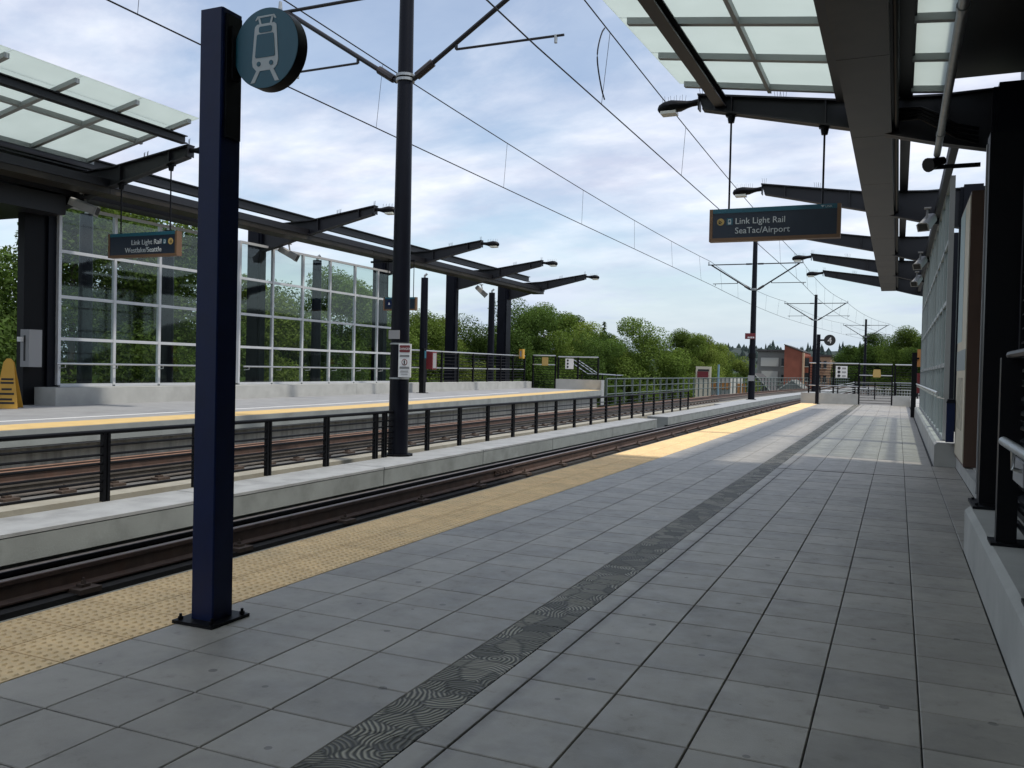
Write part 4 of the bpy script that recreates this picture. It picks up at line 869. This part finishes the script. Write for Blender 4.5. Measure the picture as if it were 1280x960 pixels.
TR = [(1,-28.5,16.5,7.2,1.15,'leftmost dark leafy tree, seen past the far stair column'),
 (0,-27.5,22.6,7.6,1.0,'leafy tree behind the first pane of the far glass screen'),
 (0,-28,26.5,7.8,1.0,'tallest leafy tree behind the far hanging sign'),
 (3,-30,30.2,6.6,.9,'tree with pointed top to the right of the far hanging sign'),
 (2,-29,33.8,5.6,.95,'light green tree behind the blue post'),
 (1,-30,37.8,5.9,1.0,'tree low behind the second far glass bay'),
 (0,-29,41.6,7.0,.95,'round topped tree behind the right part of the glass screen'),
 (3,-30.5,46.5,6.3,.9,'tree behind the far display sign'),
 (0,-30,51.5,5.3,.85,'tree between the thick catenary pole and the first pylon'),
 (2,-31,57,5.0,.9,'pale green tree seen low between the pylons'),
 (1,-31,62.5,5.6,.9,'tree just left of the last broad far column'),
 (1,-29.5,68,7.5,1.0,'tall dark tree right of the last broad far column'),
 (0,-30.5,77,7.7,.95,'wide dark tree above the far end gate'),
 (2,-29,86,6.3,1.1,'light green spreading tree above the far end wall'),
 (4,-33,92,7.4,1.0,'dark tree behind the light green spreading tree'),
 (3,-23.6,85,6.9,1.15,'tall full tree standing alone against the sky, above the bridge railing'),
 (0,-20.6,92,6.0,.75,'small bushy tree right beside the tall full tree'),
 (2,-21.2,100,5.7,.95,'light tree left of the pole with red sign'),
 (0,-21.8,108,5.4,1.0,'mid green tree in the row before the pole with red sign'),
 (2,-21.0,117,5.2,1.0,'pale tree just left of the pole with red sign'),
 (1,-25,130,5.4,1.1,'dark low tree behind the row near the red sign pole'),
 (2,-27,140,4.0,.7,'small tree in front of the grey building'),
 (1,-31,104,5.6,1.0,'dark tree filling behind the bridge railing trees'),
 (0,1.5,122,8.0,1.0,'light green tree at the right end, above the end gate'),
 (4,5.4,114,7.4,1.0,'tree at the right end next to the glass screen'),
 (4,-4.5,165,8.8,1.15,'dark round tree left of the right end trees'),
 (4,-8.5,200,7.4,1.2,'low dark tree behind the farthest catenary pole'),
 (0,-1,190,7.9,1.2,'mid green tree behind the end gate'),
 (3,-25.5,158,1.5,.7,'small tree beside the grey house roof'),
 (2,-36,112,6.2,1.2,'light tree filling the row behind the bridge railing'),
 (1,-27,80,5.2,.9,'dark tree filling the gap above the bridge railing end'),
 (1,-36,24,4.6,1.1,'shadowed tree behind the left trees, low'),
 (1,-37,40,4.4,1.2,'shadowed tree behind the middle glass trees'),
 (1,-37,58,4.2,1.2,'shadowed tree behind the trees at the pylons')]
rt = random.Random(8)
for k, x, y, zt, s_, l_ in TR: tree(k, x, y, zt+(.9 if y < 32 else .45), s_*1.08, rt.uniform(0,6.28), l_, 'trees beyond the far platform' if x < -15 else 'trees beyond the end gate')
# lower hedge of shrubs under the trees, below platform level
rd = random.Random(5); mb = MB()
for i in range(9000):
    y = rd.uniform(8,140); x = -25+rd.gauss(0,1.6)+(cx(y) if y > 57 else 0)-(0 if y < 60 else 2); z = -3+rd.gauss(0,1.7)
    if z > .9: continue
    d = Vector((rd.gauss(0,1),rd.gauss(0,1),rd.gauss(.6,.6))).normalized(); a = d.orthogonal().normalized(); b = d.cross(a); s = rd.uniform(.2,.45)
    mb.add([(x,y,z)+Vector((0,0,0)) if 0 else Vector((x,y,z))-a*s, Vector((x,y,z))+b*s*.6, Vector((x,y,z))+a*s, Vector((x,y,z))-b*s*.6], [(0,1,2,3)])
o = part('undergrowth', mb, M['leaf2'], None, fix=False); o['kind'] = 'stuff'; o['label'] = 'dense shrubs growing below the far platform and bridge'; o['category'] = 'shrubs'
# one conifer standing above the deciduous row
cf = thing('conifer_tree', 'narrow dark conifer top rising behind the light green trees', 'tree', (-46,143,-8.5))
rd = random.Random(3); mb = MB()
for i in range(1500):
    t = rd.random()**.7; z = 9.8-t*14; r = (.15+t*3.2)*rd.uniform(.5,1); a = rd.uniform(0,6.28); p = Vector((-46+r*math.cos(a),143+r*math.sin(a),z-r*.25)); o_ = Vector((math.cos(a),math.sin(a),-.3)); q = Vector((-math.sin(a),math.cos(a),0)); s = .45
    mb.add([p-o_*s, p+q*s*.4, p+o_*s, p-q*s*.4], [(0,1,2,3)])
part('crown', mb, M['leaf2'], cf, fix=False); part('trunk', MB().cyl((-46,143,-8.5),(-46,143,9),.35,.05,n=8), M['bark'], cf)

# ------------------------------------------------------------------ buildings and far things
def building(name, x0, x1, y0, y1, z1, m, label, wins=(), roof=None, cat='building'):
    o = thing(name, label, cat, ((x0+x1)/2,(y0+y1)/2,-8.5)); part('wall', MB().box(x0,x1,y0,y1,-8.5,z1), m, o)
    if roof: part('roof', MB().box(x0-.3,x1+.3,y0-.3,y1+.3,z1,z1+.4), roof, o)
    for (a,b,c,d) in wins:
        f = part('window', MB().box(a,b,y0-.12,y0+.05,c,d), M['winglass'], o); part('sill', MB().box(a-.1,b+.1,y0-.25,y0-.01,c-.15,c), M['bpale'], f)
    return o
g = building('grey_building', -27.2,-21.3,190,205,6.2,M['bgrey'],'grey flat roofed building left of the red brick building', [(-22.3,-21.7,z,z+1.6) for z in (3.2,-.2,-3.2)], M['roofdark'])
part('pale_panel', MB().box(-26.5,-22.9,189.9,190.05,3.1,4.9), M['bpale'], g); part('pale_panel', MB().box(-26.3,-23,189.9,190.05,-4,2.1), M['bpale'], g)
b = thing('brick_building', 'red brick building with sloping roofline beside the grey building', 'building', (-19.2,192,-8.5))
part('wall', MB().prism([(-21.1,-8.5),(-17.6,-8.5),(-17.6,6.0),(-21.1,7.4)], 'y', 184, 202), M['brick'], b); part('roof', MB().prism([(-21.2,7.42),(-17.5,6.02),(-17.5,6.22),(-21.2,7.62)], 'y', 183.8, 202.2), M['roofdark'], b)
part('side_wing', MB().box(-17.59,-15.9,186,202,-8.5,5.2), M['brick'], b)
for z in (3.2,.2,-2.8): f = part('window', MB().box(-17.3,-16.5,185.9,186.05,z,z+1.7), M['winglass'], b); part('sill', MB().box(-17.4,-16.4,185.8,185.95,z-.15,z), M['bpale'], f)
part('corner_pier', MB().box(-17.62,-17.35,183.9,186.2,-8.5,5.9), M['btan'], b)
building('tan_building', -15.85,-13.0,195,210,5.4,M['btan'],'tan building just right of the red brick building', [(-15.5,-14.9,z,z+1.5) for z in (3,0,-3)]+[(-14.4,-13.8,z,z+1.5) for z in (3,0,-3)], M['roofdark'])
building('apartment_block', -13.5,2.0,228,240,3.7,M['btan'],'long tan apartment block behind the end railing', [(-13+q*1.9,-12+q*1.9,z,z+1.5) for q in range(8) for z in (1.4,-1.6)], M['bpale'])
def house(x, y, w_, d_, ze, zr, m, label):
    o = thing('house', label, 'house', (x,y,-8.5)); part('wall', MB().box(x-w_/2,x+w_/2,y-d_/2,y+d_/2,-8.5,ze), M['bpale'], o)
    part('roof', MB().prism([(x-w_/2-.4,ze-.05),(x+w_/2+.4,ze-.05),(x,zr)], 'y', y-d_/2-.4, y+d_/2+.4), m, o)
    part('barge_board', MB().prism([(x-w_/2-.4,ze-.05),(x-w_/2-.15,ze-.05),(x,zr-.2),(x+w_/2+.15,ze-.05),(x+w_/2+.4,ze-.05),(x,zr+.02)], 'y', y-d_/2-.5, y-d_/2-.405), M['bpale'], o)
    for q in (-.25,.25): part('window', MB().box(x+q*w_-.5,x+q*w_+.5,y-d_/2-.05,y-d_/2+.05,ze-2.6,ze-1.1), M['winglass'], o)
house(-21.2,150,5.5,9,-1.6,1.6,M['roofdark'],'house with dark gable roof below the grey building'); house(-17.0,165,5,8,-1.5,.6,M['bgrey'],'house with pale grey gable roof below the brick building')
sb = thing('billboard', 'beige board with dark red stripe behind the bridge railing', 'board', (-16.2,80,-8.5)); part('board', MB().box(-16.9,-15.55,80,80.3,-1,2.1), M['cream'], sb); part('red_band', MB().box(-16.75,-15.75,79.95,79.99,1.0,1.65), M['red'], sb); part('dark_band', MB().box(-16.7,-15.7,79.95,79.99,1.68,1.85), M['inkblack'], sb); part('leg', MB().box(-16.5,-16.3,80.1,80.2,-8.5,-1), M['greyplate'], sb)
single('blue_pole', MB().cyl((-14.85,80,-8.5),(-14.85,80,2.3),.11,.09,n=10), mat('pale_blue', (.16,.26,.32), .6), 'pale blue pole beside the beige board', 'pole')
ob = thing('orange_barrier', 'pair of orange boards behind the bridge railing, left of the pole', 'barrier', (-14.2,88,-1))
for q in (0,1): part('board', MB().box(-14.6+q*.55,-14.2+q*.55,88,88.1,-.6,.55), M['orange'], ob)
part('foot', MB().box(-14.6,-13.6,88.0,88.1,-.75,-.6), M['black'], ob)
ow = thing('shop_front', 'low building with orange band behind the bridge railing', 'building', (-20,96,-8.5)); part('wall', MB().box(-23,-16.5,96,104,-8.5,1.0), M['bpale'], ow); part('orange_band', MB().box(-23,-16.5,95.9,95.99,-.2,.5), M['orange'], ow); part('lower_band', MB().box(-23,-16.5,95.9,95.99,-1.8,-.9), M['brick'], ow)
# far wooded ridge
rd = random.Random(21); hl = MB(); nxs = 90
prof = lambda x: 18+4*math.sin(x*.013+1)+2.5*math.sin(x*.041)+max(0,(x+10)*.05)
rows_ = []
for yy, k in ((420,0),(520,.65),(620,1),(760,.9)): rows_.append([(-400+i*10, yy, -9+k*(9+prof(-400+i*10))) for i in range(nxs)])
for r_ in range(3):
    for i in range(nxs-1): hl.add([rows_[r_][i],rows_[r_][i+1],rows_[r_+1][i+1],rows_[r_+1][i]], [(0,1,2,3)])
struct('hills', hl, M['hill'], True)
wd = MB()
for i in range(1500):
    x = rd.uniform(-330,200); y = rd.uniform(470,640); k = .65+(y-520)/100*.35 if y > 520 else (y-420)/100*.65
    z = -9+min(k,1)*(9+prof(x))-1; h = rd.uniform(4,8.5) if rd.random() < .25 else rd.uniform(2.5,5); r = h*rd.uniform(.24,.36) if h > 5 else h*.55
    n = 6; j = 3 if h > 5 else 2
    for q in range(j):
        zb, zt = z+h*q*.26, z+h*(1 if q == j-1 else q*.26+.5); rq = r*(1-.25*q)
        wd.add([(x+rq*math.cos(t*6.283/n+q)*rd.uniform(.7,1.1), y+rq*math.sin(t*6.283/n+q), zb) for t in range(n)]+[(x,y,zt)], [(t,(t+1)%n,n) for t in range(n)])
o = part('wooded_ridge', wd, M['conifer'], None, fix=False); o['kind'] = 'stuff'; o['label'] = 'far dark wooded ridge under the sky'; o['category'] = 'woods'
